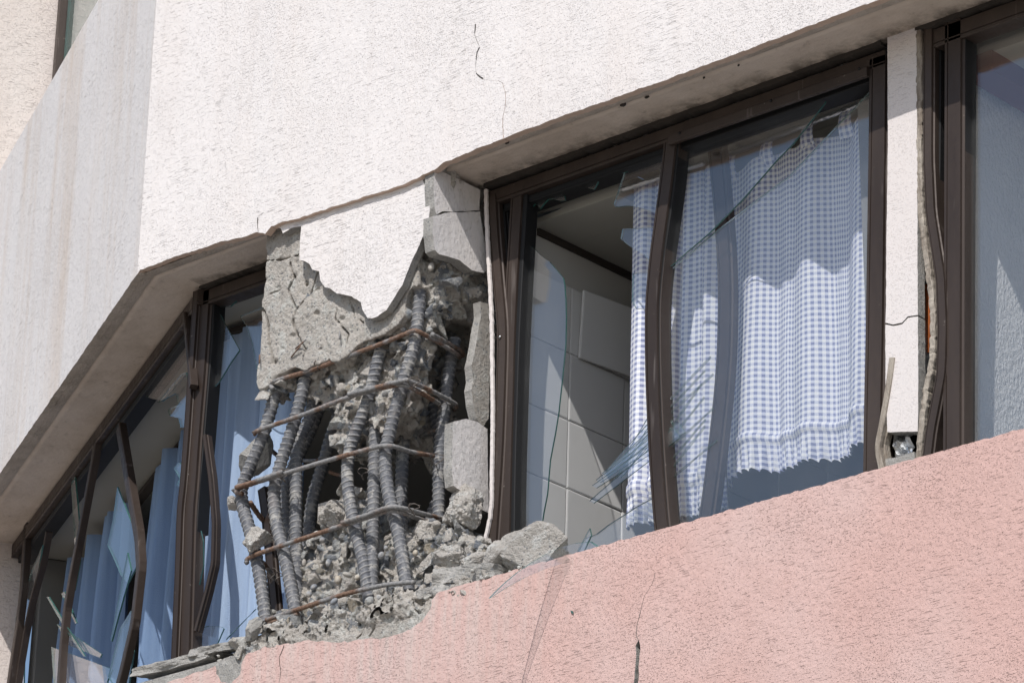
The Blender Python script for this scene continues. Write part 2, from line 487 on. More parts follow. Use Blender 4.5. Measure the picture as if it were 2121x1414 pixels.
k = N('gingham_cotton')
uv = k.n('ShaderNodeUVMap'); sp = k.n('ShaderNodeSeparateXYZ'); k.l(uv.outputs[0], sp.inputs[0])
per = 0.0158
fx = k.math('GREATER_THAN', k.math('FRACT', k.math('DIVIDE', sp.outputs[0], per)), 0.5)
fy = k.math('GREATER_THAN', k.math('FRACT', k.math('DIVIDE', sp.outputs[1], per)), 0.5)
s = k.math('ADD', fx, fy)
col = k.ramp(k.math('MULTIPLY', s, 0.5), [(0.0, (0.93, 0.935, 0.945)), (0.5, (0.68, 0.71, 0.83)), (1.0, (0.29, 0.32, 0.50))])
k.t.nodes[-1].color_ramp.interpolation = 'LINEAR'
def cloth_finish(k, col, trans=0.28):
    k.t.nodes.remove(k.b)
    di = k.n('ShaderNodeBsdfDiffuse'); tl = k.n('ShaderNodeBsdfTranslucent'); mx = k.n('ShaderNodeMixShader')
    mx.inputs[0].default_value = trans
    wv = k.bump(k.noise(k.coord((260, 260, 260)), 1.0, 3, 0.6), 0.0016, 0.8)
    k.l(col, di.inputs[0]); k.l(col, tl.inputs[0]); k.l(wv, di.inputs['Normal'])
    k.l(di.outputs[0], mx.inputs[1]); k.l(tl.outputs[0], mx.inputs[2]); k.l(mx.outputs[0], k.out.inputs[0])
    return k.m
M['gingham'] = cloth_finish(k, col, 0.10)
k = N('blue_curtain_cloth')
col = k.mix(k.ramp(k.noise(k.coord((60, 60, 2)), 1.0, 3), [(0.3, 0.0), (0.7, 1.0)]), (0.34, 0.445, 0.62), (0.41, 0.52, 0.69))
M['blue'] = cloth_finish(k, col, 0.12)
k = N('shaded_blue_curtain_cloth')  # same blue cloth, darkened to paint in the shade of the bay
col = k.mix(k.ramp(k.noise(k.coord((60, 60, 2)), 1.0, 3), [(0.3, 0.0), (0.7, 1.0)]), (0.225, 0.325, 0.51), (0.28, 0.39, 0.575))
M['blue_shaded'] = cloth_finish(k, col, 0.06)
k = N('beige_curtain_cloth')
col = k.mix(k.noise(k.coord((60, 60, 2)), 1.0, 3), (0.40, 0.37, 0.32), (0.46, 0.43, 0.38))
M['beige'] = cloth_finish(k, col, 0.2)

k = N('glazed_tile')
c = k.coord()
col = k.mix(k.noise(c, 5, 3), (0.74, 0.735, 0.73), (0.80, 0.795, 0.785))
M['tile'] = k.done(col, 0.22, k.bump(k.noise(c, 18, 2), 0.0015, 0.4), spec=0.45)
k = N('tile_grout'); M['grout'] = k.done((0.56, 0.545, 0.52), 0.95)
k = N('ceiling_paint')
M['ceil'] = k.done(k.mix(k.noise(k.coord(), 3, 4), (0.33, 0.32, 0.285), (0.38, 0.37, 0.33)), 0.8)
k = N('dark_floor_boards')
M['floor'] = k.done(k.mix(k.noise(k.coord((2, 30, 1)), 1.0, 4), (0.055, 0.042, 0.032), (0.085, 0.066, 0.05)), 0.5)
k = N('room_paint')
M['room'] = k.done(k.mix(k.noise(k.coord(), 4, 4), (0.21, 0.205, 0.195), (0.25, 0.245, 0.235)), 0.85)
k = N('rough_room_plaster')
c = k.coord()
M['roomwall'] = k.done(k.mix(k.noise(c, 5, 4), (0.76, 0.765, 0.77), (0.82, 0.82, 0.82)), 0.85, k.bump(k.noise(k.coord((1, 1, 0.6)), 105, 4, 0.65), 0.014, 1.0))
k = N('dark_joint'); M['joint'] = k.done((0.05, 0.042, 0.036), 0.95)
k = N('red_brown_paint'); M['maroon'] = k.done((0.13, 0.035, 0.03), 0.6)
k = N('orange_foam'); M['orange'] = k.done((0.45, 0.13, 0.04), 0.9)
k = N('paving')
c = k.coord()
col = k.mix(k.noise(c, 0.7, 6, 0.6), (0.27, 0.245, 0.215), (0.36, 0.33, 0.29))
M['ground'] = k.done(col, 0.95, k.bump(k.noise(c, 20, 5), 0.02, 0.6))

# ------------------------------------------------------------------ ground
GZ = -5.0
g = mesh('ground', [(-400, -400, GZ), (400, -400, GZ), (400, 400, GZ), (-400, 400, GZ)], [(0, 1, 2, 3)], M['ground'])
tag(g, kind='structure')

H = 1.216            # underside of the upper wall
TOP = 2.46
RV = 0.195           # depth of the window reveal

# ------------------------------------------------------------------ upper wall (white stucco)
uw = empty('upper_wall', (0, 0.1, H))
tag(uw, 'white stucco wall band above the windows with a thin vertical crack', 'wall')
def crack_slit(pts, w0, w1):
    """left side up, right side down: a slit that opens from w1 at the tip to w0 at the mouth"""
    pts = [np.array(p) for p in pts]
    n = len(pts); le, ri = [], []
    for i, p in enumerate(pts):
        t = i / (n - 1)
        w = (w0 * (1 - t) + w1 * t) * (0.75 + 0.5 * random.random())
        le.append(p - X * w / 2); ri.append(p + X * w / 2)
    return le, ri
ck = [at(u, v, 0) for u, v in [(1043, 300), (1041, 262), (1042, 240), (1047, 215), (1046, 190), (1041, 172), (1032, 167), (1016, 167), (1002, 165), (990, 158), (986, 150)]]
ck[0][2] = H - .004
le, ri = crack_slit(jag(ck, .003, .012, 4, False), 0.0022, 0.0010)
low_left = [at(u, v, 0) for u, v in [(285, 561), (360, 532), (450, 503), (500, 492), (533, 481)]]
low_col = [at(u, v, 0) for u, v in [(549, 484), (562, 468), (578, 462), (620, 452), (680, 431), (700, 425), (780, 400), (840, 380), (900, 352)]]
low_r = [np.array([0.04, 0, 1.206]), np.array([0.12, 0, 1.210]), np.array([0.22, 0, H - .004])]
tail = [np.array([x, 0, H - .004 + .003 * math.sin(x * 5)]) for x in np.arange(0.30, 2.7, .2)]
edge1 = jag(low_left + low_col + low_r, 0.0035, 0.010, 2, False)
edge1[0] = np.array([B0[0], 0, H - .006])
edge2 = jag(tail, 0.0030, 0.010, 3, False)
# crack mouth joins the lower edge
poly = edge1 + le + ri[::-1] + edge2 + [np.array([2.6, 0, TOP]), np.array([B0[0], 0, TOP])]
w1 = prism('stucco_face', poly, Y * 0.022, [M['white'], M['lip']], uw)
# second short cracks higher up, cut as narrow dark inlays set in the surface
bp = [bev(0, 0, H - .006)] + jag([bev(s, 0, H - .004) for s in np.arange(0.05, 3.2, .2)], .003, .012, 5, False) + [bev(3.05, 0, TOP), bev(0, 0, TOP)]
w2 = prism('stucco_face', bp, BN * 0.022, [M['white_b'], M['drip']], uw)
# backing and underside swept along both faces
def band(name, prof, mat, parent, xr=2.6, sl=3.05, thick=0.06, nx=220):
    """strip: profile [(depth,z)] swept from the right end round the corner and along the bevel"""
    st = [('f', x) for x in np.linspace(xr, B0[0] + 0.02, nx)] + [('c', 0)] + [('b', s) for s in np.linspace(0.02, sl, nx // 2)]
    m = len(prof); V = []; F = []
    for typ, a in st:
        for d, z in prof:
            if typ == 'f': p = np.array([max(a, B0[0] + MX * d), d, z])
            elif typ == 'c': p = corner(d, z)
            else:
                p = bev(a, d, z)
                if (p - corner(d, z))[:2] @ BD[:2] < 0: p = corner(d, z)
            q = Vector(p)
            p = p + Z * (0.0022 * noise.noise(q * 14) + 0.0010 * noise.noise(q * 60))
            V.append(p)
    for i in range(len(st) - 1):
        for j in range(m - 1):
            F.append((i * m + j, i * m + j + 1, (i + 1) * m + j + 1, (i + 1) * m + j))
    return mesh(name, V, F, mat, parent, smooth=True)
band('drip_edge', [(0.018, H + .001), (0.03, H), (0.045, H + .001), (0.052, H + .003)], M['drip'], uw)
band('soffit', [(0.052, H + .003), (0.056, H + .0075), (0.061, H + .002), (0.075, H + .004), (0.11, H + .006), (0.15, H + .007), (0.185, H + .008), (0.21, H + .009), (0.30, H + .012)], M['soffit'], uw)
# solid core of the band
prism('wall_core', [corner(.023, H + .03), np.array([2.6, .023, H + .03]), np.array([2.6, .30, H + .03]), corner(.30, H + .03), bev(3.05, .30, H + .03), bev(3.05, .023, H + .03)], Z * (TOP - H - .04), M['room'], uw)
prism('coping', [corner(.004, TOP - .01), np.array([2.6, .004, TOP - .01]), np.array([2.6, .32, TOP - .01]), corner(.32, TOP - .01), bev(3.05, .32, TOP - .01), bev(3.05, .004, TOP - .01)], Z * .012, M['white_b'], uw)
# dirty joint of old mortar between soffit and window heads
def ragged_strip(name, a, b, drop, seed, parent, n=160):
    V = []; F = []
    for i in range(n):
        p = a + (b - a) * i / (n - 1); q = Vector(p)
        e = .006 * noise.noise(q * 25 + Vector((seed, 0, 0))) + .004 * noise.noise(q * 70)
        V += [p, p + Z * (-drop - e), p + Y * .03 + Z * (-drop - e), p + Y * .03]
    for i in range(n - 1):
        for j in range(3): F.append((i * 4 + j, i * 4 + j + 1, i * 4 + j + 5, i * 4 + j + 4))
    return mesh(name, V, F, M['joint'], parent)
ragged_strip('mortar_joint', np.array([0.01, RV - .006, H + .012]), np.array([1.345, RV - .006, H + .012]), .016, 1, uw)
ragged_strip('mortar_joint', np.array([1.45, RV - .006, H + .012]), np.array([2.6, RV - .006, H + .012]), .014, 3, uw)
ragged_strip('mortar_joint', np.array([-1.09, RV - .006, H + .012]), np.array([-0.6, RV - .006, H + .012]), .012, 5, uw)
def atz(u, v, z):
    d = ray(u, v); s = (z - CAM[2]) / d[2]
    return CAM + s * d
for i, (u, v, w) in enumerate([(1291, 219, 6), (1340, 203, 4), (1458, 163, 2), (1530, 137, 2), (1051, 297, 4)]):
    pts = []
    for q in range(9):
        th = q / 9 * 6.283
        pts.append(atz(u + w * math.cos(th) * (1.0 + .35 * math.sin(q * 2.7 + i)), v + .42 * w * math.sin(th) * (1 + .3 * math.cos(q * 3.1 + i)) - .3 * w * math.cos(th), H - .0035))
    prism('chip', pts, Z * .004, M['joint'], uw)
# small crack inlays
def hair(name, pix, w, y, parent, mat='joint', seed=1, fn=at):
    p = jag([fn(u, v, y) for u, v in pix], .0025, .009, seed, False)
    le, ri = crack_slit(p, w, w * .4)
    V = le + ri; n = len(le)
    F = [(i, i + n, i + n + 1, i + 1) for i in range(n - 1)]
    return mesh(name, V, F, M[mat], parent)
hair('crack', [(985, 50), (984, 62), (983, 70)], .004, -.0012, uw, seed=2)
hair('crack', [(993, 98), (988, 108), (986, 124)], .005, -.0012, uw, seed=3)
hair('crack', [(984, 72), (987, 82), (993, 96)], .0012, -.0012, uw, seed=5)
hair('crack', [(986, 126), (985, 140), (986, 150)], .0012, -.0012, uw, seed=6)
hair('crack', [(1000, 163), (994, 159), (986, 152)], .006, -.0012, uw, seed=4)
hair('crack', [(534, 448), (545, 441), (560, 436), (575, 430)], .004, -.0012, uw, seed=8)
hair('crack', [(534, 450), (533, 465), (535, 480)], .003, -.0012, uw, seed=9)

# ------------------------------------------------------------------ pink parapet
pw = empty('parapet_wall', (0.5, 0.1, -0.6))
tag(pw, 'pink rough stucco parapet wall below the windows, broken at the column', 'wall')
edge_r = jag([np.array([2.6, 0, .0])] + [np.array([x, 0, .002]) for x in np.arange(2.4, .3, -.2)] + [at(1035, 1189, 0)], .0035, .009, 6, False)
brk = jag([at(u, v, 0) for u, v in [(1035, 1189), (990, 1202), (950, 1212), (905, 1228), (893, 1243), (889, 1262), (875, 1285), (850, 1302), (820, 1315), (780, 1322), (740, 1324), (700, 1330), (668, 1326), (640, 1324), (610, 1331), (585, 1334), (560, 1338), (530, 1346), (508, 1356), (500, 1375), (497, 1395), (478, 1416), (458, 1412), (447, 1395), (446, 1378), (430, 1384), (400, 1393), (370, 1404), (340, 1414), (300, 1428), (240, 1440)]], .006, .010, 7, False)
brk_l = [np.array([B0[0], 0, brk[-1][2]])]
ckp = [at(u, v, 0) for u, v in [(1317, 1414), (1320, 1380), (1322, 1345), (1323, 1325), (1317, 1315), (1320, 1290), (1328, 1260), (1331, 1245), (1335, 1232), (1350, 1210), (1357, 1185)]]
ckp = [ckp[0] + Z * -.45 + X * .02] + ckp
pj = jag(ckp, .0035, .012, 9, False)
le, ri = [], []
for p in pj:
    t = min(max((p[2] + .40) / .38, 0), 1)
    zz = p[2]
    w = .0115 if zz < at(1323, 1327, 0)[2] else .0026 * (1 - .6 * min(max((zz - at(1323, 1327, 0)[2]) / .18, 0), 1))
    w *= .75 + .5 * random.random()
    le.append(p - X * w / 2); ri.append(p + X * w / 2)
zb = le[0][2]
poly = edge_r + brk[1:] + brk_l + [np.array([B0[0], 0, zb])] + le + ri[::-1] + [np.array([2.6, 0, zb])]
prism('stucco_face', poly, Y * .020, [M['pink'], M['render']], pw)
box('lower_stucco', (B0[0], 0.0, GZ), (2.6, .020, zb), M['pink'], pw)
prism('lower_stucco', [bev(0, 0, -.02), bev(3.05, 0, -.02), bev(3.05, 0, GZ), bev(0, 0, GZ)], BN * .02, M['pink'], pw)
prism('parapet_core', [corner(.022, -.012), np.array([-.66, .022, -.012]), np.array([-.66, .30, -.012]), corner(.30, -.012), bev(3.05, .30, -.012), bev(3.05, .022, -.012)], Z * (GZ + .012), M['conc2'], pw)
box('parapet_core', (0.16, .022, GZ), (2.6, .30, -.006), M['conc2'], pw)
box('parapet_core', (-.66, .06, GZ), (0.16, .30, -.25), M['conc2'], pw)
box('dark_backing', (.45, .0212, -.95), (1.15, .0218, -.03), M['joint'], pw)
hair('crack', [(588, 1336), (578, 1360), (582, 1390), (576, 1420)], .0022, -.0012, pw, seed=12)
# bare cement patch showing through the pink beside the rubble
prism('cement_patch', jag([at(u, v, .008) for u, v in [(445, 1376), (465, 1362), (505, 1352), (503, 1380), (498, 1398), (478, 1420), (458, 1416), (446, 1398)]], .004, .01, 14), Y * .02, M['render'], pw)

# ------------------------------------------------------------------ wing wall at far left, upper floor window
wg = empty('side_wing_wall', tuple(bev(2.40, 0, 0)))
tag(wg, 'pale pink stucco wall return at the far left edge', 'wall')
prism('stucco_face', [bev(2.38, .25, GZ), bev(2.38, -.16, GZ), bev(2.38, -.16, 5.2), bev(2.38, .25, 5.2)], BD * 3.0, M['wing'], wg)
uwin = empty('upper_window', tuple(bev(2.2, .22, 2.5)))
tag(uwin, 'dark framed window of the floor above at the top left corner', 'window')
sweep('jamb_frame', [bev(2.352, .20, z) for z in (2.40, 3.0, 4.2)], prof_stile(.05, .05), BD, BN, M['alu'], uwin)
prism('pane', [bev(2.32, .225, 2.40), bev(.3, .225, 2.40), bev(.3, .225, 4.2), bev(2.32, .225, 4.2)], BN * .005, [M['glass'], M['gedge']], uwin)
box_top = prism('head_frame', [bev(2.38, .20, 4.0), bev(.2, .20, 4.0), bev(.2, .20, 4.3), bev(2.38, .20, 4.3)], BN * .06, M['alu'], uwin)

# ------------------------------------------------------------------ rooms
def room(prefix, x0, x1, y0, y1, z0, z1, wall, ceil):
    r = []
    r.append(box(prefix + 'ceiling', (x0, y0, z1), (x1, y1, z1 + .08), ceil))
    r.append(box(prefix + 'back_wall', (x0, y1, z0), (x1, y1 + .1, z1), wall))
    r.append(box(prefix + 'floor', (x0, y0, z0 - .1), (x1, y1, z0), M['floor']))
    for o in r: tag(o, kind='structure')
# tiled room
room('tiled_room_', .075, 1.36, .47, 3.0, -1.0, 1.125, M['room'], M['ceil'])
tag(box('near_ceiling', (.075, .31, 1.1251), (.385, .4695, 1.205), M['ceil']), kind='structure')
tag(box('pelmet_ceiling', (.385, .31, 1.206), (1.36, .47, 1.215), M['ceil']), kind='structure')
tag(box('pelmet_edge', (.386, .462, 1.126), (1.36, .4695, 1.205), M['ceil']), kind='structure')
tag(box('tiled_room_near_floor', (.075, .31, -1.1), (1.36, .47, -1.0), M['floor']), kind='structure')
tag(box('tiled_room_wall', (1.36, .31, -1.0), (1.49, 3.0, 1.20), M['room']), kind='structure')
# right room
room('end_room_', 1.49, 3.4, .31, 3.0, -1.0, 1.16, M['roomwall'], M['ceil'])
bpy.data.objects['end_room_floor'].data.materials[0] = M['tile']
tag(box('end_room_side_wall', (1.478, .27, -1.0), (1.492, 3.0, 1.16), M['roomwall']), kind='structure')
tag(box('end_room_far_wall', (3.4, .2, -1.0), (3.5, 3.0, 1.24), M['room']), kind='structure')
# left (curtained) room
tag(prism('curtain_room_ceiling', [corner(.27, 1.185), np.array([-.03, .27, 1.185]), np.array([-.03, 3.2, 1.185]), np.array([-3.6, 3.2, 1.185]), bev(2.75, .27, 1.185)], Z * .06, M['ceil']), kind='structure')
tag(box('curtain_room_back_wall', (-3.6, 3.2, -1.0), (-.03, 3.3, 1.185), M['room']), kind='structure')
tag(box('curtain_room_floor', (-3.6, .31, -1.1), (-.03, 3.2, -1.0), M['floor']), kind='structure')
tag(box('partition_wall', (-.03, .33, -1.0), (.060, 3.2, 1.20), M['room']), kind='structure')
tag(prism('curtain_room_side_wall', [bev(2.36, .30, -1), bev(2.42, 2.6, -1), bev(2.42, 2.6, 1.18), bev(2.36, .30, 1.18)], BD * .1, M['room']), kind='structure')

# tiled wall: each tile its own piece
tw = box('tiled_wall', (.060, .315, -1.0), (.0745, 3.0, 1.125), M['grout'])
tag(tw, kind='structure')
TWI, THI, TG = .222, .1925, .0026
def tile_mesh():
    e = .004; w, h = TWI - TG, THI - TG
    V = [(0, 0, 0), (0, w, 0), (0, w, h), (0, 0, h), (.006, 0, 0), (.006, w, 0), (.006, w, h), (.006, 0, h), (.0072, e, e), (.0072, w - e, e), (.0072, w - e, h - e), (.0072, e, h - e)]
    F = [(0, 1, 5, 4), (1, 2, 6, 5), (2, 3, 7, 6), (3, 0, 4, 7), (4, 5, 9, 8), (5, 6, 10, 9), (6, 7, 11, 10), (7, 4, 8, 11), (8, 9, 10, 11), (3, 2, 1, 0)]
    me = bpy.data.meshes.new('tile'); me.from_pydata(V, [], F); me.materials.append(M['tile']); me.update()
    return me
TM = tile_mesh()
YJ = .474 - TWI; ZJ = .615
for iy in range(-0, 9):
    for iz in range(-5, 3):
        y = YJ + iy * TWI; z = ZJ + (iz - 1) * THI + 0
        if y < .314: continue
        if z + THI > 1.13: continue
        o = bpy.data.objects.new('tile', TM)
        o.location = (.0745 + random.uniform(0, .0012), y, z)
        o.rotation_euler = (random.uniform(-.004, .004), random.uniform(-.006, .006), random.uniform(-.008, .008))
        place(o, tw)
# cut tile row at the window edge and below the ceiling
for iz in range(-5, 3):
    z = ZJ + (iz - 1) * THI
    if z + THI > 1.13: continue
    o = bpy.data.objects.new('tile', TM); o.scale = (1, (YJ + TWI - .316 - TG) / (TWI - TG) , 1)
    o.location = (.0745, .316, z); place(o, tw)
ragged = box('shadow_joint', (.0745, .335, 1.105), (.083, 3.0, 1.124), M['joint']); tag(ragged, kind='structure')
# a loose tile tipping out of the wall
lt = bpy.data.objects.new('loose_tile', TM); COL.objects.link(lt)
lt.location = (.086, .50, .80); lt.rotation_euler = (.04, .10, -.05)
tag(lt, 'cracked loose wall tile tipping out of the tiled wall behind the middle window', 'tile')

# ------------------------------------------------------------------ voxel tools for broken concrete
def polysdf(poly, Xg, Zg):
    """signed distance (negative inside) of the 2-D polygon [(x,z)] over a grid"""
    P = np.array(poly)
    d = np.full(Xg.shape, 1e9); ins = np.zeros(Xg.shape, bool)
    n = len(P)
    for i in range(n):
        a, b = P[i], P[(i + 1) % n]
        e = b - a
        wx, wz = Xg - a[0], Zg - a[1]
        t = np.clip((wx * e[0] + wz * e[1]) / (e @ e + 1e-12), 0, 1)
        d = np.minimum(d, (wx - e[0] * t) ** 2 + (wz - e[1] * t) ** 2)
        c = ((a[1] > Zg) != (b[1] > Zg)) & (Xg < (b[0] - a[0]) * (Zg - a[1]) / (b[1] - a[1] + 1e-12) + a[0])
        ins ^= c
    d = np.sqrt(d)
    return np.where(ins, -d, d)
def vnoise(shape, h, size, rng):
    """smooth random field on the grid with features of the given size"""
    A = []
    dims = []
    for n in shape:
        m = int(n * h / size) + 4
        t = np.arange(n) * h / size + 1
        i = np.floor(t).astype(int); f = t - i
        W = np.zeros((n, m))
        w = [(-f + 2 * f ** 2 - f ** 3) / 2, (2 - 5 * f ** 2 + 3 * f ** 3) / 2, (f + 4 * f ** 2 - 3 * f ** 3) / 2, (-f ** 2 + f ** 3) / 2]
        for q in range(4):
            idx = np.clip(i + q - 1, 0, m - 1)
            W[np.arange(n), idx] += w[q]
        A.append(W.astype(np.float32)); dims.append(m)
    L = rng.uniform(-1, 1, dims).astype(np.float32)
    r = np.tensordot(A[0], L, (1, 0)); r = np.tensordot(r, A[1], (1, 1)); r = np.tensordot(r, A[2], (1, 1))
    return r
def surface_nets(F, org, h):
    S = F < 0
    nx, ny, nz = F.shape
    cnt = np.zeros((nx - 1, ny - 1, nz - 1), np.int8)
    for a in (0, 1):
        for b in (0, 1):
            for c in (0, 1):
                cnt += S[a:nx - 1 + a, b:ny - 1 + b, c:nz - 1 + c]
    act = (cnt > 0) & (cnt < 8)
    I, J, K = np.nonzero(act)
    idx = np.full(act.shape, -1, np.int64); idx[I, J, K] = np.arange(len(I))
    acc = np.zeros((len(I), 3)); num = np.zeros(len(I))
    cs = [(a, b, c) for a in (0, 1) for b in (0, 1) for c in (0, 1)]
    for p in cs:
        for q in cs:
            if sum(abs(x - y) for x, y in zip(p, q)) != 1 or p > q: continue
            f0 = F[I + p[0], J + p[1], K + p[2]]; f1 = F[I + q[0], J + q[1], K + q[2]]
            cr = (f0 < 0) != (f1 < 0)
            t = np.where(cr, f0 / np.where(cr, f0 - f1, 1), 0)
            pt = np.array(p)[None] + t[:, None] * (np.array(q) - np.array(p))[None]
            acc += pt * cr[:, None]; num += cr
    V = (np.stack([I, J, K], 1) + acc / num[:, None]) * h + np.array(org)
    quads = []
    for ax in range(3):
        o1, o2 = [(1, 2), (2, 0), (0, 1)][ax]
        sl0 = [slice(None)] * 3; sl1 = [slice(None)] * 3
        sl0[ax] = slice(0, -1); sl1[ax] = slice(1, None)
        ch = S[tuple(sl0)] != S[tuple(sl1)]
        E = np.stack(np.nonzero(ch), 1)
        lim = np.array(act.shape)
        ok = (E[:, o1] >= 1) & (E[:, o2] >= 1) & (E[:, o1] < lim[o1]) & (E[:, o2] < lim[o2])
        E = E[ok]
        e1 = np.zeros(3, int); e1[o1] = 1; e2 = np.zeros(3, int); e2[o2] = 1
        c = [E - e1 - e2, E - e2, E, E - e1]
        q = np.stack([idx[x[:, 0], x[:, 1], x[:, 2]] for x in c], 1)
        ins = S[E[:, 0], E[:, 1], E[:, 2]]
        q[~ins] = q[~ins][:, ::-1]
        quads.append(q)
    Q = np.concatenate(quads); Q = Q[(Q >= 0).all(1)]
    return V, Q, np.stack([I, J, K], 1)
def fast_mesh(name, V, Q, mat, parent, stone=None):
    me = bpy.data.meshes.new(name)
    me.vertices.add(len(V)); me.vertices.foreach_set('co', V.astype(np.float32).ravel())
    me.loops.add(Q.size); me.loops.foreach_set('vertex_index', Q.astype(np.int32).ravel())
    me.polygons.add(len(Q)); me.polygons.foreach_set('loop_start', np.arange(0, Q.size, 4, dtype=np.int32))
    me.polygons.foreach_set('use_smooth', np.zeros(len(Q), dtype=bool))
    me.update(calc_edges=True); me.validate()
    me.materials.append(mat)
    if stone is not None:
        a = me.attributes.new('stone', 'FLOAT', 'POINT'); a.data.foreach_set('value', stone.astype(np.float32))
    return place(bpy.data.objects.new(name, me), parent)
def add_stones(F, ST, org, h, n, rmin, rmax, rng, where, sink=0.25):
    """press rounded aggregate into the broken surface"""
    c = np.argwhere((np.abs(F) < h) & where)
    if len(c) == 0: return
    for i in rng.choice(len(c), min(n, len(c)), replace=False):
        r = rng.uniform(rmin, rmax) * (0.7 + 0.6 * rng.random())
        ctr = c[i] * h + rng.uniform(-.3, .3, 3) * r
        ax = rng.uniform(.7, 1.15, 3)
        # push towards the inside a little
        R = int(r * 1.6 / h) + 2
        lo = np.maximum(c[i] - R, 0); hi = np.minimum(c[i] + R + 1, F.shape)
        g = np.stack(np.meshgrid(*[np.arange(a, b) for a, b in zip(lo, hi)], indexing='ij'), -1) * h - ctr
        if rng.random() < .55:
            d = np.full(g.shape[:3], -1e9)
            for _ in range(7):
                nn = rng.normal(size=3); nn /= np.linalg.norm(nn)
                d = np.maximum(d, g @ nn - r * rng.uniform(.55, 1.0))
        else:
            d = np.sqrt((((g / ax) ** 2).sum(-1))) - r
        s = (slice(lo[0], hi[0]), slice(lo[1], hi[1]), slice(lo[2], hi[2]))
        sub = F[s]; m = d < sub
        F[s] = np.minimum(sub, d)
        tone = rng.uniform(.1, 1.0) if rng.random() < .55 else 0.0
        sel = np.abs(d) < 2.2 * h
        ST[s][sel] = np.where(m, tone, ST[s])[sel]
def grid(lo, hi, h):
    ax = [np.arange(a, b + h, h) for a, b in zip(lo, hi)]
    return ax
HV = 0.0040

# ------------------------------------------------------------------ the crushed column
col = empty('concrete_column', (-.35, .15, 0))
tag(col, 'crushed concrete column with exposed bent steel bars between the windows', 'column')

def P2(pix, y): return [(p[0], p[2]) for p in (at(u, v, y) for u, v in pix)]
def carve_lines(F, ax, lines, y0, w, dep):
    Xg, Zg = np.meshgrid(ax[0], ax[2], indexing='ij')
    for ln, ww in lines:
        d = np.full(Xg.shape, 1e9)
        for a, b in zip(ln[:-1], ln[1:]):
            a = np.array(a); b = np.array(b); e = b - a
            t = np.clip(((Xg - a[0]) * e[0] + (Zg - a[1]) * e[1]) / (e @ e + 1e-12), 0, 1)
            d = np.minimum(d, np.hypot(Xg - a[0] - e[0] * t, Zg - a[1] - e[1] * t))
        groove = np.maximum((d - ww)[:, None, :], (ax[1] - y0 - dep)[None, :, None])
        F[:] = np.maximum(F, -groove)
    return F
def carve_bar(F, ax, pix, y, r, zmax):
    P = catmull([at(u, v, y) for u, v in pix], .02)
    P = P[P[:, 2] < zmax]
    for p in P:
        sl = []
        for k_ in range(3):
            i0 = np.searchsorted(ax[k_], p[k_] - r - .01); i1 = np.searchsorted(ax[k_], p[k_] + r + .01); sl.append((max(i0, 0), min(i1, len(ax[k_]))))
        if any(b_ <= a_ for a_, b_ in sl): continue
        gx, gy, gz = np.meshgrid(*[ax[k_][a_:b_] - p[k_] for k_, (a_, b_) in enumerate(sl)], indexing='ij')
        s_ = tuple(slice(a_, b_) for a_, b_ in sl)
        F[s_] = np.maximum(F[s_], r - np.sqrt(gx ** 2 + gy ** 2 + (gz * .6) ** 2))
    return F
# --- upper stump
lo, hi = (-.68, -.005, .42), (.03, .345, 1.26)
ax = grid(lo, hi, HV); shp = tuple(len(a) for a in ax)
Xg, Zg = np.meshgrid(ax[0], ax[2], indexing='ij')
yy = ax[1][None, :, None]
u1 = P2([(553, 480), (552, 560), (546, 600), (542, 650), (538, 720), (532, 790), (536, 806), (550, 803), (566, 790), (577, 776), (592, 770), (612, 761), (633, 768), (650, 757), (680, 748), (702, 748), (722, 735), (742, 716), (770, 703), (800, 690), (826, 672), (840, 650), (856, 620), (866, 590)], .045)
u1 = u1 + [(-.075, 1.00), (-.012, 1.08), (-.012, 1.26), (u1[0][0], 1.26)]
u2 = P2([(566, 770), (590, 800), (640, 792), (658, 835), (692, 885), (706, 926), (717, 936), (729, 905), (748, 892), (790, 880), (806, 868), (846, 850)], .11)
u2 = u2 + [(-.140, .66), (-.118, .76), (-.085, .83), (-.045, .90), (-.022, .97), (-.018, 1.26), (u2[0][0], 1.26)]
d1 = np.maximum(polysdf(u1, Xg, Zg)[:, None, :], np.abs(yy - .085) - .043)
d2 = np.maximum(polysdf(u2, Xg, Zg)[:, None, :], np.abs(yy - .215) - .115)
rg = np.random.default_rng(5)
nb = vnoise(shp, HV, .085, rg); nm = vnoise(shp, HV, .034, rg); nf = vnoise(shp, HV, .014, rg)
F = np.minimum(d1, d2 - .002).astype(np.float32)
face = np.clip((yy - .052) / .02, 0, 1) * np.ones(shp)          # 0 on the old formed face
amp = .10 + .90 * face
nx_ = vnoise(shp, HV, .009, rg)
F += amp * (.016 * nb + .024 * (np.abs(nm) - .25) + .013 * (np.abs(nf) - .25) + .0045 * nx_)
F += (1 - face) * (.004 * nb + .0022 * nm)
cr = [([(600, 545), (607, 575), (598, 600), (612, 640), (606, 668), (614, 690)], .0035), ([(614, 640), (630, 620), (645, 600), (662, 560)], .003),
      ([(545, 640), (553, 662), (556, 700), (561, 725), (566, 750)], .0045), ([(612, 690), (622, 705), (632, 725), (628, 745)], .003),
      ([(554, 540), (585, 537), (620, 528)], .002), ([(700, 640), (695, 660), (720, 690), (716, 715)], .0025), ([(726, 625), (734, 650), (752, 668)], .002),
      ([(590, 585), (577, 600), (560, 610)], .0022)]
F = carve_lines(F, ax, [(P2(p, .045), w) for p, w in cr], .04, .003, .026)
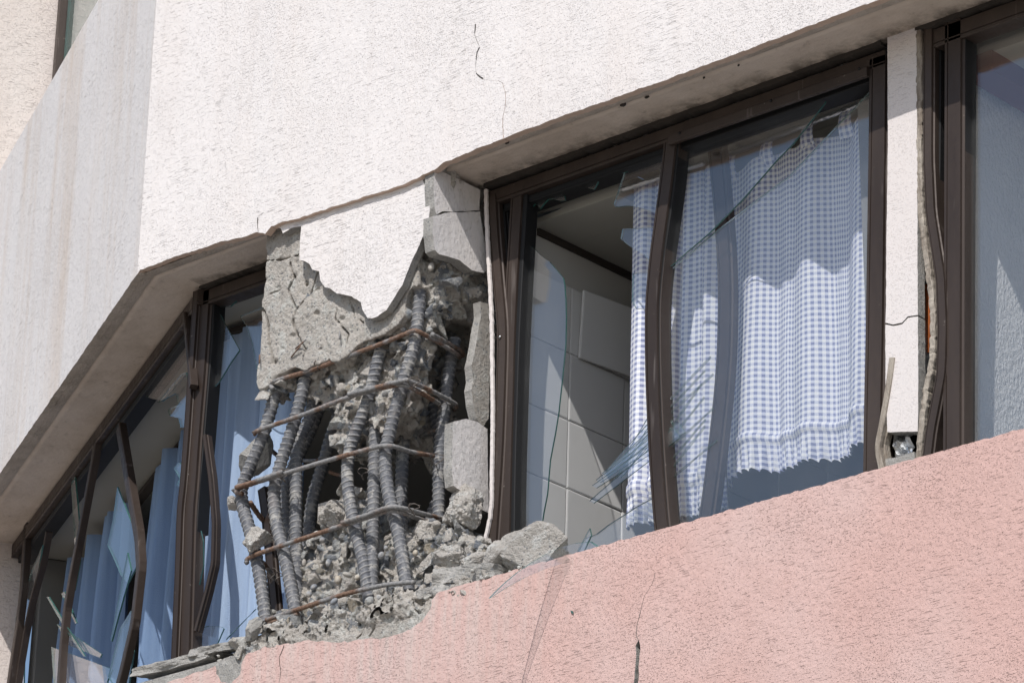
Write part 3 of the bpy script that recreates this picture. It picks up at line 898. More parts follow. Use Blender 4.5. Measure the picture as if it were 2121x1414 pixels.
# pits in the formed face
for i in range(26):
    c0 = np.array([rg.uniform(-.62, -.14), .042, rg.uniform(.80, 1.12)]); r = rg.uniform(.004, .011)
    d = np.sqrt(((ax[0] - c0[0]) ** 2)[:, None, None] * .5 + ((ax[1] - c0[1]) ** 2)[None, :, None] + ((ax[2] - c0[2]) ** 2)[None, None, :]) - r
    F = np.maximum(F, -d)
F = carve_bar(F, ax, [(871, 585), (867, 648), (857, 719), (832, 800)], .066, .036, .86)
F = carve_bar(F, ax, [(950, 690), (938, 725), (931, 760), (922, 838), (911, 944)], .215, .070, .80)
F = carve_bar(F, ax, [(950, 690), (938, 725), (931, 760), (922, 838), (911, 944)], .265, .075, .79)
ST = np.zeros(shp, np.float32)
where = np.broadcast_to((yy > .062), shp) & np.broadcast_to(ax[2][None, None, :] < 1.0, shp)
add_stones(F, ST, lo, HV, 700, .005, .0145, rg, where)
F += .0016 * nf
V, Q, C3 = surface_nets(F.astype(np.float32), lo, HV)
stump_up = fast_mesh('upper_stump', V, Q, M['conc'], col, ST[C3[:, 0], C3[:, 1], C3[:, 2]])

# --- lower stump and rubble core
lo, hi = (-.80, -.005, -.26), (.24, .33, .50)
ax = grid(lo, hi, HV); shp = tuple(len(a) for a in ax)
Xg, Zg = np.meshgrid(ax[0], ax[2], indexing='ij')
yy = ax[1][None, :, None]; zz = ax[2][None, None, :]
l1 = P2([(440, 1440), (446, 1408), (470, 1384), (500, 1364), (520, 1340), (542, 1318), (560, 1310), (640, 1286), (720, 1264), (790, 1246), (850, 1230), (905, 1218), (1000, 1196), (1050, 1185)], .02)
l1 = l1 + [(.22, -.24), (-.78, -.24)]
l2 = P2([(545, 1310), (600, 1272), (620, 1200), (634, 1110), (652, 1060), (672, 1030), (690, 1012), (712, 1008), (732, 1030), (744, 1080), (762, 1112), (800, 1102), (830, 1130), (850, 1120), (864, 1092), (882, 1082), (902, 1100), (925, 1095), (960, 1100), (1000, 1130), (1010, 1190)], .12)
l2 = l2 + [(.10, -.2), (-.70, -.2)]
d1 = np.maximum(polysdf(l1, Xg, Zg)[:, None, :], np.abs(yy - .165) - .151)
slope = .098 + .20 * np.clip(zz, 0, 1)
d2 = np.maximum(np.maximum(polysdf(l2, Xg, Zg)[:, None, :], (slope - yy)), yy - .315)
rg = np.random.default_rng(8)
nb = vnoise(shp, HV, .080, rg); nm = vnoise(shp, HV, .032, rg); nf = vnoise(shp, HV, .013, rg)
F = np.minimum(d1, d2).astype(np.float32)
patch = np.maximum(np.clip((yy - .024) / .016, 0, 1), np.clip((zz + .045) / .03, 0, 1)) * np.ones(shp)
nx_ = vnoise(shp, HV, .009, rg)
F += (.12 + .88 * patch) * (.019 * nb + .030 * (np.abs(nm) - .25) + .016 * (np.abs(nf) - .25) + .005 * nx_)
cr = [([(788, 1285), (780, 1300), (768, 1318)], .0025), ([(772, 1262), (764, 1290), (740, 1322)], .0025), ([(625, 1290), (618, 1312)], .0025), ([(690, 1255), (684, 1285)], .003), ([(860, 1225), (862, 1255)], .003)]
F = carve_lines(F, ax, [(P2(p, .02), w) for p, w in cr], .01, .003, .022)
ST = np.zeros(shp, np.float32)
where = np.broadcast_to((yy > .02) & (zz > -.03), shp)
add_stones(F, ST, lo, HV, 1700, .005, .0150, rg, where)
F += .0016 * nf
V, Q, C3 = surface_nets(F.astype(np.float32), lo, HV)
stump_lo = fast_mesh('lower_stump', V, Q, M['conc'], col, ST[C3[:, 0], C3[:, 1], C3[:, 2]])

# --- main bars (pixel path, depth)
YB = .078
bars = [
 ([(578, 785), (572, 808), (545, 902), (503, 1005), (504, 1050), (519, 1104), (535, 1174), (546, 1250), (550, 1290)], [YB]*9, 0.0),
 ([(640, 745), (634, 778), (613, 863), (581, 962), (568, 1019), (574, 1089), (591, 1157), (609, 1250), (612, 1285)], [YB]*9, 0.1),
 ([(655, 820), (641, 867), (616, 927), (613, 1033), (613, 1139), (616, 1250)], [.15, .15, .135, .13, .13, .12], 0.3),
 ([(706, 850), (690, 891), (669, 962), (648, 1033), (641, 1100), (650, 1160)], [.26]*6, -.2),
 ([(790, 722), (782, 750), (761, 831), (726, 927), (720, 998), (733, 1086), (751, 1157), (762, 1225), (764, 1250)], [YB]*9, 1.45),
 ([(783, 800), (781, 830), (777, 909), (775, 998), (772, 1104), (770, 1206), (770, 1240)], [.115]*4 + [.105, .09, .09], 0.2),
 ([(873, 560), (871, 585), (867, 648), (857, 719), (832, 800), (804, 909), (798, 962), (807, 1033), (825, 1104), (839, 1192), (846, 1225)], [YB + .012] + [YB]*10, 0.0),
 ([(846, 820), (839, 856), (835, 927), (830, 1051), (832, 1110)], [.22]*5, 0.0),
 ([(943, 700), (938, 725), (931, 760), (922, 838), (911, 944), (909, 1033), (908, 1140), (908, 1180)], [.225]*8, 0.1),
 ([(884, 800), (892, 821), (908, 900), (914, 960)], [.29]*4, 0.4),
 ([(668, 830), (640, 900), (600, 985), (590, 1040), (600, 1100), (640, 1150)], [.27]*6, 0.0),
 ([(905, 1040), (893, 1075), (888, 1110)], [.29]*3, 0.0),
]
for pix, ys, rot in bars:
    ribbed_bar('reinforcing_bar', [at(u, v, y) for (u, v), y in zip(pix, ys)], M['steel'], col, rot=rot)

# --- stirrups (u, v, depth)
YS = .052
def stir(pts, r=.0062):
    p = catmull([at(u, v, y) for u, v, y in pts], .005)
    return tube('stirrup', p, r, M['stirrup'], col, 9, .10)
fr = lambda L, y=YS: [(u, v, y) for u, v in L]
stir(fr([(566, 806), (560, 797), (566, 790), (648, 765), (733, 733), (789, 712), (846, 689), (856, 685)]) + [(868, 687, .062), (910, 710, .14), (946, 733, .215), (953, 740, .24)])
stir(fr([(895, 692)], .10) + [(930, 712, .18), (955, 728, .235), (958, 738, .25)])
stir(fr([(528, 898), (533, 892), (632, 857), (726, 821), (808, 800), (832, 797)]) + [(848, 801, .064), (880, 818, .13), (910, 836, .20)])
stir(fr([(722, 817), (780, 802), (836, 788)], YS - .012) + [(850, 790, .056), (895, 810, .14), (938, 833, .225), (945, 842, .245), (941, 848, .26)])
stir(fr([(502, 1022), (488, 1018), (491, 1012), (591, 980), (697, 948), (778, 926), (795, 923)]) + [(815, 924, .064), (850, 935, .13), (890, 942, .195), (919, 946, .25)])
stir(fr([(489, 1009), (530, 996), (584, 977)], YS - .012))
stir(fr([(512, 1165), (510, 1160), (530, 1148), (609, 1121), (705, 1089), (790, 1062), (812, 1057)]) + [(832, 1061, .066), (860, 1071, .13), (890, 1082, .20)])
stir(fr([(708, 1082), (760, 1066), (806, 1050)], YS - .012) + [(834, 1052, .058), (875, 1063, .14), (912, 1073, .215), (926, 1078, .25)])
stir(fr([(552, 1283), (618, 1261), (710, 1231), (786, 1213), (830, 1207), (858, 1205)], .045))
stir(fr([(556, 1289), (590, 1280), (618, 1270)], .05))
stir([(626, 954, .27), (660, 953, .27), (700, 950, .26)], .005)
stir([(682, 977, .25), (700, 983, .26), (720, 985, .25)], .005)
stir([(518, 1040, .09), (535, 1065, .14), (552, 1085, .20)], .007)
stir([(545, 1165, .09), (560, 1185, .14), (575, 1205, .19)], .006)
stir([(548, 920, .10), (565, 935, .17), (580, 948, .24)], .006)
stir([(868, 905, .26), (890, 894, .25), (902, 890, .24)], .005)

# --- loops of thin tie wire
def wire(c, r, seed, n=26):
    rr = random.Random(seed)
    c = at(*c); pts = []
    ph = rr.random() * 6
    for i in range(n):
        t = i / n * 2 * math.pi * 1.7 + ph
        pts.append(c + X * math.cos(t) * r * (.6 + .5 * rr.random()) + Z * math.sin(t) * r * (.8 + .4 * rr.random()) + Y * .012 * math.sin(2 * t))
    tube('tie_wire', catmull(pts, .004), .0011, M['wire'], col, 5)
for i, (c, r) in enumerate([((858, 795, .05), .016), ((858, 1054, .05), .014), ((906, 955, .20), .020), ((500, 1016, .05), .012), ((562, 1190, .09), .018), ((752, 980, .10), .014), ((912, 836, .2), .014), ((660, 757, .05), .012), ((590, 985, .06), .018), ((575, 1195, .10), .014), ((905, 1078, .2), .014)]):
    wire(c, r, i)
# stray bent nails of wire sticking from the face
for a, b in [((612, 722, .04), (634, 703, .03)), ((704, 686, .035), (703, 702, .03)), ((538, 735, .035), (537, 752, .03)), ((603, 740, .04), (622, 716, .03))]:
    tube('tie_wire', [at(*a), at(*b)], .0022, M['stirrup'], col, 6)

# --- plaster flakes on the column
def z1(L): return [(450 + a / 2.8283, 330 + b / 2.828) for a, b in L]
fl = z1([(1262, 70), (1240, 95), (1205, 122), (1222, 165), (1240, 210), (1246, 300), (1228, 390), (1185, 500), (1150, 570), (1128, 620), (1085, 735), (1040, 805), (992, 880), (942, 918), (905, 930), (880, 930), (862, 900), (850, 878), (842, 838), (815, 818), (788, 802), (752, 793), (700, 785), (665, 758), (628, 748), (602, 705), (596, 655), (555, 646), (540, 612), (515, 598), (482, 590), (484, 480), (492, 392), (430, 405), (385, 432), (372, 405), (350, 395), (640, 270), (900, 170)])
prism('plaster_flake', jag([at(u, v, .015) for u, v in fl], .0016, .008, 21), Y * .024, [M['white'], M['render']], col)
# jamb plaster on the right cheek (plane facing +x), two broken plates
def cheek(name, pix, x0, x1, seed, mats, parent=col):
    return prism(name, jag([atx(u, v, x0) for u, v in pix], .0016, .008, seed), X * (x1 - x0), mats, parent)
cheek('cheek_plaster', z1([(1272, 50), (1400, 110), (1540, 180), (1535, 300), (1400, 306), (1320, 305), (1285, 325), (1272, 280), (1268, 150)]), -.001, -.034, 22, [M['white_side'], M['render']])
cheek('cheek_plaster', z1([(1262, 332), (1330, 314), (1400, 311), (1540, 306), (1562, 450), (1592, 640), (1562, 663), (1492, 650), (1455, 620), (1420, 590), (1385, 580), (1335, 566), (1300, 555), (1275, 530), (1262, 420)]), .004, -.030, 23, [M['white_side'], M['render']])
def z2(L): return [(450 + a / 2.8283, 750 + b / 2.828) for a, b in L]
# lower plates
cheek('cheek_plaster', z1([(1540, 832), (1600, 850), (1610, 1100), (1615, 1414)]) + z2([(1595, 100), (1590, 330), (1560, 375), (1520, 330), (1500, 250), (1488, 160), (1505, 90), (1490, 20)]) + z1([(1500, 1300), (1492, 1200), (1510, 1120), (1530, 1000), (1545, 920)]), .000, -.026, 24, [M['conc'], M['conc2']])
cheek('cheek_plaster', z2([(1382, 348), (1460, 330), (1530, 352), (1582, 390), (1590, 880), (1540, 858), (1500, 830), (1462, 772), (1420, 745), (1385, 722), (1375, 640), (1378, 500)]), .012, -.018, 25, [M['white_side'], M['render']])

# --- pebbles proud of the fracture, one by one
def rock_mesh(name, seed, sub=2, ang=5, nz=.12, flat=(1, 1, 1), planes=True, mat=None):
    import bmesh
    bm = bmesh.new(); bmesh.ops.create_icosphere(bm, subdivisions=sub, radius=1.0)
    rr = random.Random(seed)
    pl = []
    for i in range(ang):
        v = Vector((rr.gauss(0, 1), rr.gauss(0, 1), rr.gauss(0, 1))).normalized()
        pl.append((v, rr.uniform(.50, .82)))
    for v in bm.verts:
        p = v.co.normalized(); r = 1.0
        if planes:
            for n, d in pl:
                c = p.dot(n)
                if c > 0.01: r = min(r, d / c)
        q = p * r
        r *= 1 + nz * noise.noise(q * 2.2 + Vector((seed, 0, 0))) + nz * .6 * noise.noise(q * 5 + Vector((0, seed, 0))) + nz * .45 * noise.noise(q * 12 + Vector((0, 0, seed)))
        v.co = Vector((p.x * r * flat[0], p.y * r * flat[1], p.z * r * flat[2]))
    me = bpy.data.meshes.new(name); bm.to_mesh(me); bm.free()
    me.polygons.foreach_set('use_smooth', np.ones(len(me.polygons), dtype=bool))
    me.materials.append(mat or M['rubble'])
    return me
PB = [rock_mesh('pebble', 100 + i, 2, 3, .10, (1, .8, .75), False, M['pebble']) for i in range(5)]
def pebble(p, r, parent, rr):
    o = bpy.data.objects.new('pebble', rr.choice(PB))
    o.location = p; s = r
    o.scale = (s * rr.uniform(.8, 1.15), s * rr.uniform(.8, 1.1), s * rr.uniform(.75, 1.1))
    o.rotation_euler = (rr.uniform(0, 6), rr.uniform(0, 6), rr.uniform(0, 6))
    place(o, parent)
rr = random.Random(3)
for (u, v, y, r) in [(565, 754, .075, .015), (542, 783, .07, .013), (672, 663, .055, .013), (715, 720, .06, .013), (735, 708, .06, .011), (835, 682, .07, .011), (822, 675, .07, .010), (785, 695, .06, .010), (893, 553, .05, .012), (668, 1118, .09, .013), (715, 1086, .10, .014), (655, 1105, .1, .011), (720, 1190, .06, .012), (700, 1200, .055, .014), (692, 1245, .03, .011), (640, 1230, .05, .010), (600, 1300, .03, .012), (575, 1308, .03, .012), (585, 1285, .03, .009), (740, 1195, .06, .010), (680, 1165, .07, .010), (790, 1150, .10, .012), (800, 1135, .10, .010), (860, 1145, .1, .011), (885, 1120, .12, .013), (630, 1165, .07, .010), (650, 1215, .055, .011), (785, 1240, .03, .012), (880, 1105, .13, .012), (925, 1150, .12, .014), (940, 1110, .12, .012)]:
    pebble(at(u, v, y), r, stump_up if v < 950 else stump_lo, rr)

# ------------------------------------------------------------------ loose rubble, one object each
CH = {}
def chunk(u, v, y, size, rot, seed, label, sub=5, ang=12, nz=.075, mat='rubble', name='concrete_chunk'):
    me = rock_mesh(name, seed, sub, ang, nz, (1, 1, 1), True, M[mat])
    me.polygons.foreach_set('use_smooth', np.zeros(len(me.polygons), dtype=bool))
    o = bpy.data.objects.new(name, me)
    o.location = at(u, v, y); o.scale = size; o.rotation_euler = rot
    COL.objects.link(o)
    tag(o, label, 'rubble', 'loose concrete rubble on the sill')
    return o
chunk(1112, 1143, .075, (.130, .075, .080), (.2, .1, .2), 3, 'largest grey concrete chunk on the sill below the broken middle pane')
chunk(1040, 1152, .055, (.055, .045, .055), (.5, .3, .4), 5, 'angular concrete chunk leaning against the largest chunk on the sill')
chunk(935, 1152, .06, (.062, .05, .034), (.1, .3, .2), 7, 'knobbly pale concrete lump lying on the flat grey slab', nz=.14)
chunk(988, 1160, .06, (.045, .04, .030), (.7, .2, .9), 9, 'small pale concrete lump between flat slab and angular chunk', nz=.14)
chunk(530, 1118, .06, (.050, .045, .042), (.3, .2, .1), 11, 'pale rough concrete lump caught behind the leftmost steel bar', nz=.14)
chunk(532, 945, .10, (.055, .04, .075), (.2, .5, .3), 13, 'flat sided grey concrete fragment wedged behind the leftmost steel bar', mat='conc2', nz=.05)
chunk(482, 1043, .075, (.022, .02, .024), (.4, .2, .1), 15, 'small concrete crumb hanging left of the leftmost steel bar', sub=3)
chunk(965, 1062, .17, (.062, .06, .075), (.5, .1, .7), 17, 'rounded buff concrete lump under the hanging plaster plate', nz=.16)
chunk(880, 1105, .14, (.040, .04, .042), (.2, .8, .3), 19, 'knobbly concrete lump behind the right corner steel bar', nz=.15)
chunk(905, 925, .32, (.05, .05, .09), (.2, .8, .3), 20, 'dark concrete fragment in the hollow behind the right corner bar', nz=.12)
chunk(498, 1333, .035, (.034, .03, .028), (.2, .3, .1), 21, 'pale block shaped crumb at the left end of the bottom stirrup')
chunk(525, 1300, .03, (.026, .03, .040), (.1, .7, .2), 23, 'tilted grey brick shaped crumb below the leftmost steel bar', mat='conc2', nz=.05)
chunk(690, 1060, .14, (.050, .05, .055), (.9, .3, .1), 25, 'dark cracked concrete lump on top of the rubble mound', nz=.14)
def slab(u0, v0, u1, v1, y, thick, deep, seed, label, mat='conc2', tilt=0.0):
    """broken plate: a box cut into a fine grid, its faces and corners worn by noise"""
    a, b = at(u0, v0, y), at(u1, v1, y)
    L = np.linalg.norm(b - a); t = (b - a) / L; up = np.cross(t, Y)
    if up[2] < 0: up = -up
    inn = Y + Z * tilt / deep; inn /= np.linalg.norm(inn)
    import bmesh
    bm = bmesh.new(); bmesh.ops.create_cube(bm, size=1.0)
    bmesh.ops.subdivide_edges(bm, edges=bm.edges[:], cuts=15, use_grid_fill=True)
    for v in bm.verts:
        p = v.co.copy(); n = Vector((seed * 1.7, 0, 0))
        rx = abs(p.x) * 2; ry = abs(p.y) * 2
        chop = 1 - .10 * noise.noise(Vector((p.y * 3, p.z * 2, seed))) - .10 * max(0, ry - .6)
        q = a + t * L * (.5 + p.x * chop) + inn * deep * (.5 + p.y * (1 - .25 * noise.noise(Vector((p.x * 5, seed, p.z))))) + up * thick * (p.z * (1 - .35 * max(0, rx - .75) / .25 * (.5 + noise.noise(Vector((p.y * 4, seed, 1))))))
        w = Vector(q)
        e = .0018 * noise.noise(w * 28 + n) + .0016 * noise.noise(w * 75 + n) + .0012 * noise.noise(w * 190 + n)
        v.co = Vector(q + up * e + inn * e * 1.2 + t * e)
    me = bpy.data.meshes.new('concrete_slab'); bm.to_mesh(me); bm.free()
    me.materials.append(M[mat])
    o = bpy.data.objects.new('concrete_slab', me); COL.objects.link(o)
    tag(o, label, 'rubble', 'loose concrete rubble on the sill')
    return o
slab(272, 1393, 432, 1354, .02, .026, .12, 2, 'long thin grey slab at the bottom left end of the sill', 'conc2', .02)
slab(390, 1352, 486, 1334, .02, .022, .10, 4, 'shorter thin slab with pale face lying on the long slab', 'render', .03)
slab(897, 1193, 1022, 1180, .012, .044, .12, 6, 'thick flat grey slab lying on the pink parapet edge', 'conc2', .01)
slab(860, 1232, 930, 1214, .012, .026, .06, 8, 'small flat slab under the thick slab beside the pink edge', 'conc2', .01)
# fine gravel along the sill: uncountable
def gravel():
    import bmesh
    base = [rock_mesh('g', 300 + i, 1, 4, .2) for i in range(4)]
    V, F = [], []
    rr = random.Random(12)
    spots = []
    for i in range(60): spots.append((rr.uniform(-.90, -.60), rr.uniform(.03, .10), None, 'l'))
    for i in range(420): spots.append((rr.uniform(-.62, .13), rr.uniform(.012, .14), None, 'c'))
    for i in range(110): spots.append((rr.uniform(.06, .36), rr.uniform(.0, .10), None, 'r'))
    for x, y, _, k in spots:
        r = rr.choice((.003, .004, .005, .007, .009))
        if k == 'l': z = -.012 + r * .3 + .02 * rr.random() * (x > -.75)
        elif k == 'c': z = -.03 + .35 * max(0, y - .03) * rr.random() + .03 * rr.random()
        else: z = r * .5 + .03 * rr.random() * (x < .2)
        me = rr.choice(base)
        R = Matrix.Rotation(rr.uniform(0, 6), 3, 'X') @ Matrix.Rotation(rr.uniform(0, 6), 3, 'Z')
        n0 = len(V)
        for v in me.vertices:
            q = R @ v.co
            V.append((x + q.x * r, y + q.y * r, z + q.z * r * .8))
        F += [[n0 + i for i in p.vertices] for p in me.polygons]
    o = mesh('gravel', V, F, M['fines'], None, smooth=True)
    for b in base: bpy.data.meshes.remove(b)
    tag(o, 'fine concrete gravel and grit strewn along the broken sill', 'gravel', kind='stuff')
gravel()

# ------------------------------------------------------------------ windows
YF = .200        # face of frames
YG = .236        # glass plane
def W(px): return px / 783.0 / .74
def kink(pts, r=.25):
    out = [pts[0]]
    for a, b, c in zip(pts[:-2], pts[1:-1], pts[2:]):
        out += [b + (a - b) * r * .3, b + (c - b) * r * .3]
    return out + [pts[-1]]
def vbar(name, pix, wpx, parent, y=YF, dep=.045, mat='alu', groove=True, step=.02, rag=0.0, bent=False):
    q_ = [at(u, v, y) for u, v in pix]
    p = kink(q_) if bent else catmull(q_, .006 if rag else step)
    if rag: p = [q + X * rag * (noise.noise(Vector(q) * 60) + .8 * noise.noise(Vector(q) * 140)) - Y * rag * noise.noise(Vector(q) * 90) for q in p]
    return sweep(name, p, prof_stile(W(wpx), dep, groove), X, Y, M[mat], parent)
def hbar(name, a, b, wz, parent, y=YF, dep=.05, mat='alu'):
    p = [a + (b - a) * t for t in np.linspace(0, 1, 6)]
    return sweep(name, p, prof_stile(wz, dep, True), Z, Y, M[mat], parent)
def shard(pix, parent, y=YG, seed=1, amp=.0012, tilt=0.0, fn=at, nor=Y, name='glass_shard', thick=.005):
    pts = [fn(u, v, y) for u, v in pix]
    if tilt:
        z0 = np.mean([p[2] for p in pts]); pts = [p + nor * tilt * (p[2] - z0) for p in pts]
    return prism(name, jag(pts, amp, .014, seed), nor * thick, [M['glass'], M['gedge']], parent)
def shardg(*a, **k):
    o = shard(*a, **k)
    # both faces clear, only the rim green
    mi = np.ones(len(o.data.polygons), dtype=np.int32); mi[0] = 0; mi[1] = 0
    o.data.polygons.foreach_set('material_index', mi)
    return o

# ---- middle window
mw_ = empty('window', (.65, YF, 0))
tag(mw_, 'brown framed middle window with shattered panes right of the crushed column', 'window')
hbar('head_frame', np.array([.0, YF, 1.183]), np.array([1.35, YF, 1.183]), .045, mw_)
hbar('head_track', np.array([.02, YF + .02, 1.150]), np.array([1.33, YF + .02, 1.150]), .022, mw_, dep=.06, mat='gasket')
vbar('jamb_frame', [(1018, 405), (1022, 480), (1030, 580), (1038, 680), (1036, 800), (1030, 950), (1018, 1130)], 20, mw_, y=YF - .004)
vbar('jamb_gasket', [(1036, 405), (1042, 480), (1047, 560), (1048, 640), (1046, 700)], 16, mw_, y=YF + .02, mat='gasket')
ms1 = vbar('sash_stile', [(1071, 395), (1066, 480), (1060, 580), (1054, 700), (1051, 820), (1047, 960), (1043, 1140)], 27, mw_, y=YF + .006)
vbar('glazing_bead', [(1088, 395), (1083, 480), (1077, 580), (1071, 700), (1067, 820), (1063, 960), (1060, 1140)], 8, ms1, y=YF + .012, mat='gasket', groove=False)
mm1 = vbar('mullion', [(1390, 270), (1383, 340), (1370, 440), (1358, 530), (1350, 620), (1349, 700), (1351, 800), (1357, 930), (1366, 1060), (1374, 1130)], 27, mw_, y=YF + .002)
vbar('glazing_bead', [(1403, 280), (1396, 360), (1384, 450), (1372, 535), (1364, 620), (1363, 700), (1365, 800), (1371, 930), (1380, 1060), (1388, 1130)], 7, mm1, y=YF + .010, mat='gasket', groove=False)
# fallen head trim
a, b = at(1384, 290, YF - .012), at(1795, 147, YF - .012)
lht = sweep('loose_head_trim', [a + (b - a) * t for t in np.linspace(0, 1, 8)], prof_stile(.026, .012, False), Z, Y, M['alu'], mw_)
for u, v in [(1408, 276), (1597, 209), (1780, 143)]:
    p = at(u, v, YF - .013); tube('screw', [p, p - Y * .002], .004, M['gasket'], lht, 8)
p = at(1036, 698, YF - .006); tube('screw', [p, p - Y * .003], .0035, M['silver'], mw_, 8)
vbar('sash_stile', [(1819, 118), (1817, 300), (1814, 500), (1811, 700), (1808, 850), (1806, 1000)], 33, mw_)
vbar('jamb_gasket', [(1841, 110), (1838, 300), (1835, 500), (1833, 700), (1829, 850), (1826, 1000)], 10, mw_, y=YF + .03, mat='gasket', groove=False)
vbar('sash_stile', [(1474, 260), (1490, 420), (1499, 560), (1499, 680), (1494, 780), (1482, 900), (1466, 1030), (1452, 1120)], 26, mw_, y=.290, dep=.03)
# glass
def z5(L): return [(980 + a / 2.718, 380 + b / 2.718) for a, b in L]
def z7(L): return [(1340 + a / 2.72, 100 + b / 2.72) for a, b in L]
shardg([(1086, 505), (1098, 507), (1107, 516), (1127, 535), (1138, 542), (1153, 560), (1166, 575), (1169, 590), (1171, 619), (1172, 656), (1171, 711), (1164, 785), (1157, 851), (1149, 900), (1139, 953), (1133, 1023), (1125, 1064), (1118, 1110), (1110, 1150), (1050, 1170), (1066, 900)], mw_, seed=31, amp=.0006)
shardg([(1274, 428), (1271, 422), (1285, 380), (1300, 335), (1386, 300), (1376, 445), (1360, 444), (1333, 432), (1304, 426)], mw_, seed=32)
shardg([(1289, 474), (1368, 470), (1358, 546), (1348, 542), (1333, 527), (1320, 520), (1304, 509), (1285, 494)], mw_, seed=33)
shardg([(1311, 566), (1356, 564), (1352, 640), (1324, 639), (1317, 639), (1309, 623), (1309, 600)], mw_, seed=34)
shardg([(1209, 1115), (1235, 1105), (1260, 1086), (1285, 1070), (1314, 1051), (1352, 1030), (1364, 1028), (1374, 1130), (1180, 1180)], mw_, seed=35, amp=.0006)
shardg([(1086, 425), (1090, 440), (1110, 420), (1118, 432), (1135, 412), (1170, 415), (1165, 398), (1210, 385), (1230, 392), (1240, 372), (1290, 358), (1380, 318), (1388, 285), (1200, 350), (1088, 392)], mw_, seed=36, amp=.003)
shardg(z7([(165, 490), (1050, 190), (1000, 310), (900, 440), (820, 540), (740, 620), (530, 860), (350, 1040), (70, 1280), (120, 900)]), mw_, seed=37, amp=.0005)
shardg(z7([(1262, 235), (1000, 510), (800, 720), (650, 830), (400, 1020), (140, 1240), (60, 1295)]) + [(1354, 700), (1360, 930), (1375, 1130), (1450, 1110), (1800, 1010)], mw_, seed=38, amp=.0005, y=YG + .008)
# crazed splinters fanning from the mullion
rr = random.Random(44)
hub = (1500, 770)
for i in range(9):
    t = i / 8
    tip = (1222 + 70 * t + rr.uniform(-8, 8), 1036 - 20 * math.sin(t * 5) - 95 * t + rr.uniform(-8, 8))
    b0 = (1372 - rr.uniform(0, 20) + 40 * (1 - t), 890 - 60 * t + rr.uniform(-8, 8)); b1 = (b0[0] + 14, b0[1] + 20)
    shardg([tip, (tip[0] + 9, tip[1] + 5), b1, b0], mw_, y=YG - .010 + .004 * i, seed=50 + i, amp=.0004, thick=.003)
for i in range(9):
    a = (1368 + rr.uniform(0, 20), 1000 - i * 22); b = (1485 - rr.uniform(0, 40), 905 - i * 20 + rr.uniform(-12, 12))
    shardg([a, b, (b[0] + 1, b[1] + 3), (a[0] + 1, a[1] + 3)], mw_, y=YG + .006, seed=70 + i, amp=.0012, thick=.002)

# ---- right window
rw = empty('window', (2.0, YF, 0))
tag(rw, 'brown framed window at the right edge with an unbroken pane', 'window')
hbar('head_frame', np.array([1.45, YF, 1.186]), np.array([2.6, YF, 1.186]), .055, rw)
rs1 = vbar('sash_stile', [(1975, 40), (1974, 300), (1973, 600), (1972, 900), (1972, 980)], 32, rw)
vbar('glazing_bead', [(1995, 40), (1993, 300), (1991, 600), (1990, 900), (1990, 980)], 9, rs1, y=YF + .01, mat='gasket', groove=False)
vbar('jamb_frame', [(1922, 50), (1921, 330), (1926, 440), (1947, 575), (1951, 680), (1948, 775), (1926, 890), (1914, 990)], 17, rw, y=YF - .006, bent=True)
vbar('jamb_gasket', [(1942, 60), (1940, 300), (1938, 460)], 12, rw, y=YF + .02, mat='gasket', groove=False)
vbar('torn_sealant', [(1902, 60), (1903, 300), (1905, 420), (1912, 500), (1925, 590), (1930, 660), (1929, 740), (1918, 800), (1908, 870), (1900, 960)], 9, rw, y=YF - .010, mat='seal', groove=False, dep=.03, rag=.0028)
shardg([(1985, 40), (2300, -60), (2300, 900), (1985, 1000)], rw, seed=90, amp=.0, name='pane')
a, b = atx(1926, 640, 1.46), atx(1926, 790, 1.46)

# ---- pier between the two windows
pr_ = empty('wall_pier', (1.40, .2, .18))
tag(pr_, 'narrow white plastered pier between middle and right windows, cut off at its foot', 'pier')
YP = .190
ptop = [(1838, 40), (1839, 300), (1836, 500), (1835, 640), (1834, 668)]
pa = [at(u, v, YP) for u, v in ptop] + [at(u, v, YP) for u, v in [(1850, 672), (1868, 668), (1880, 655), (1901, 652), (1900, 300), (1898, 40)]]
prism('plaster_face', jag(pa, .0010, .01, 95), Y * .028, [M['pier'], M['render']], pr_)
pb = [at(u, v, YP + .002) for u, v in [(1834, 672), (1850, 675), (1869, 671), (1881, 658), (1901, 655), (1902, 780), (1901, 893), (1838, 894), (1834, 780)]]
prism('plaster_face', jag(pb, .0012, .01, 96), Y * .028, [M['pier'], M['render']], pr_)
prism('pier_core', [at(u, v, .30) for u, v in [(1770, 60), (1860, 30), (1855, 820), (1800, 840)]], Y * .10, M['room'], pr_)
prism('gap_shade_panel', [at(u, v, .262) for u, v in [(1872, 380), (1945, 360), (1945, 960), (1872, 980)]], Y * .03, M['gasket'], pr_)  # black panel added behind the gap in place of its shade
vbar('steel_liner', [(1900, 560), (1907, 680), (1904, 780), (1896, 860)], 9, pr_, y=YP + .045, mat='silver', groove=False, dep=.03)
vbar('foam_strip', [(1916, 590), (1919, 660), (1917, 730)], 9, pr_, y=YP + .06, mat='orange', groove=False, dep=.02)
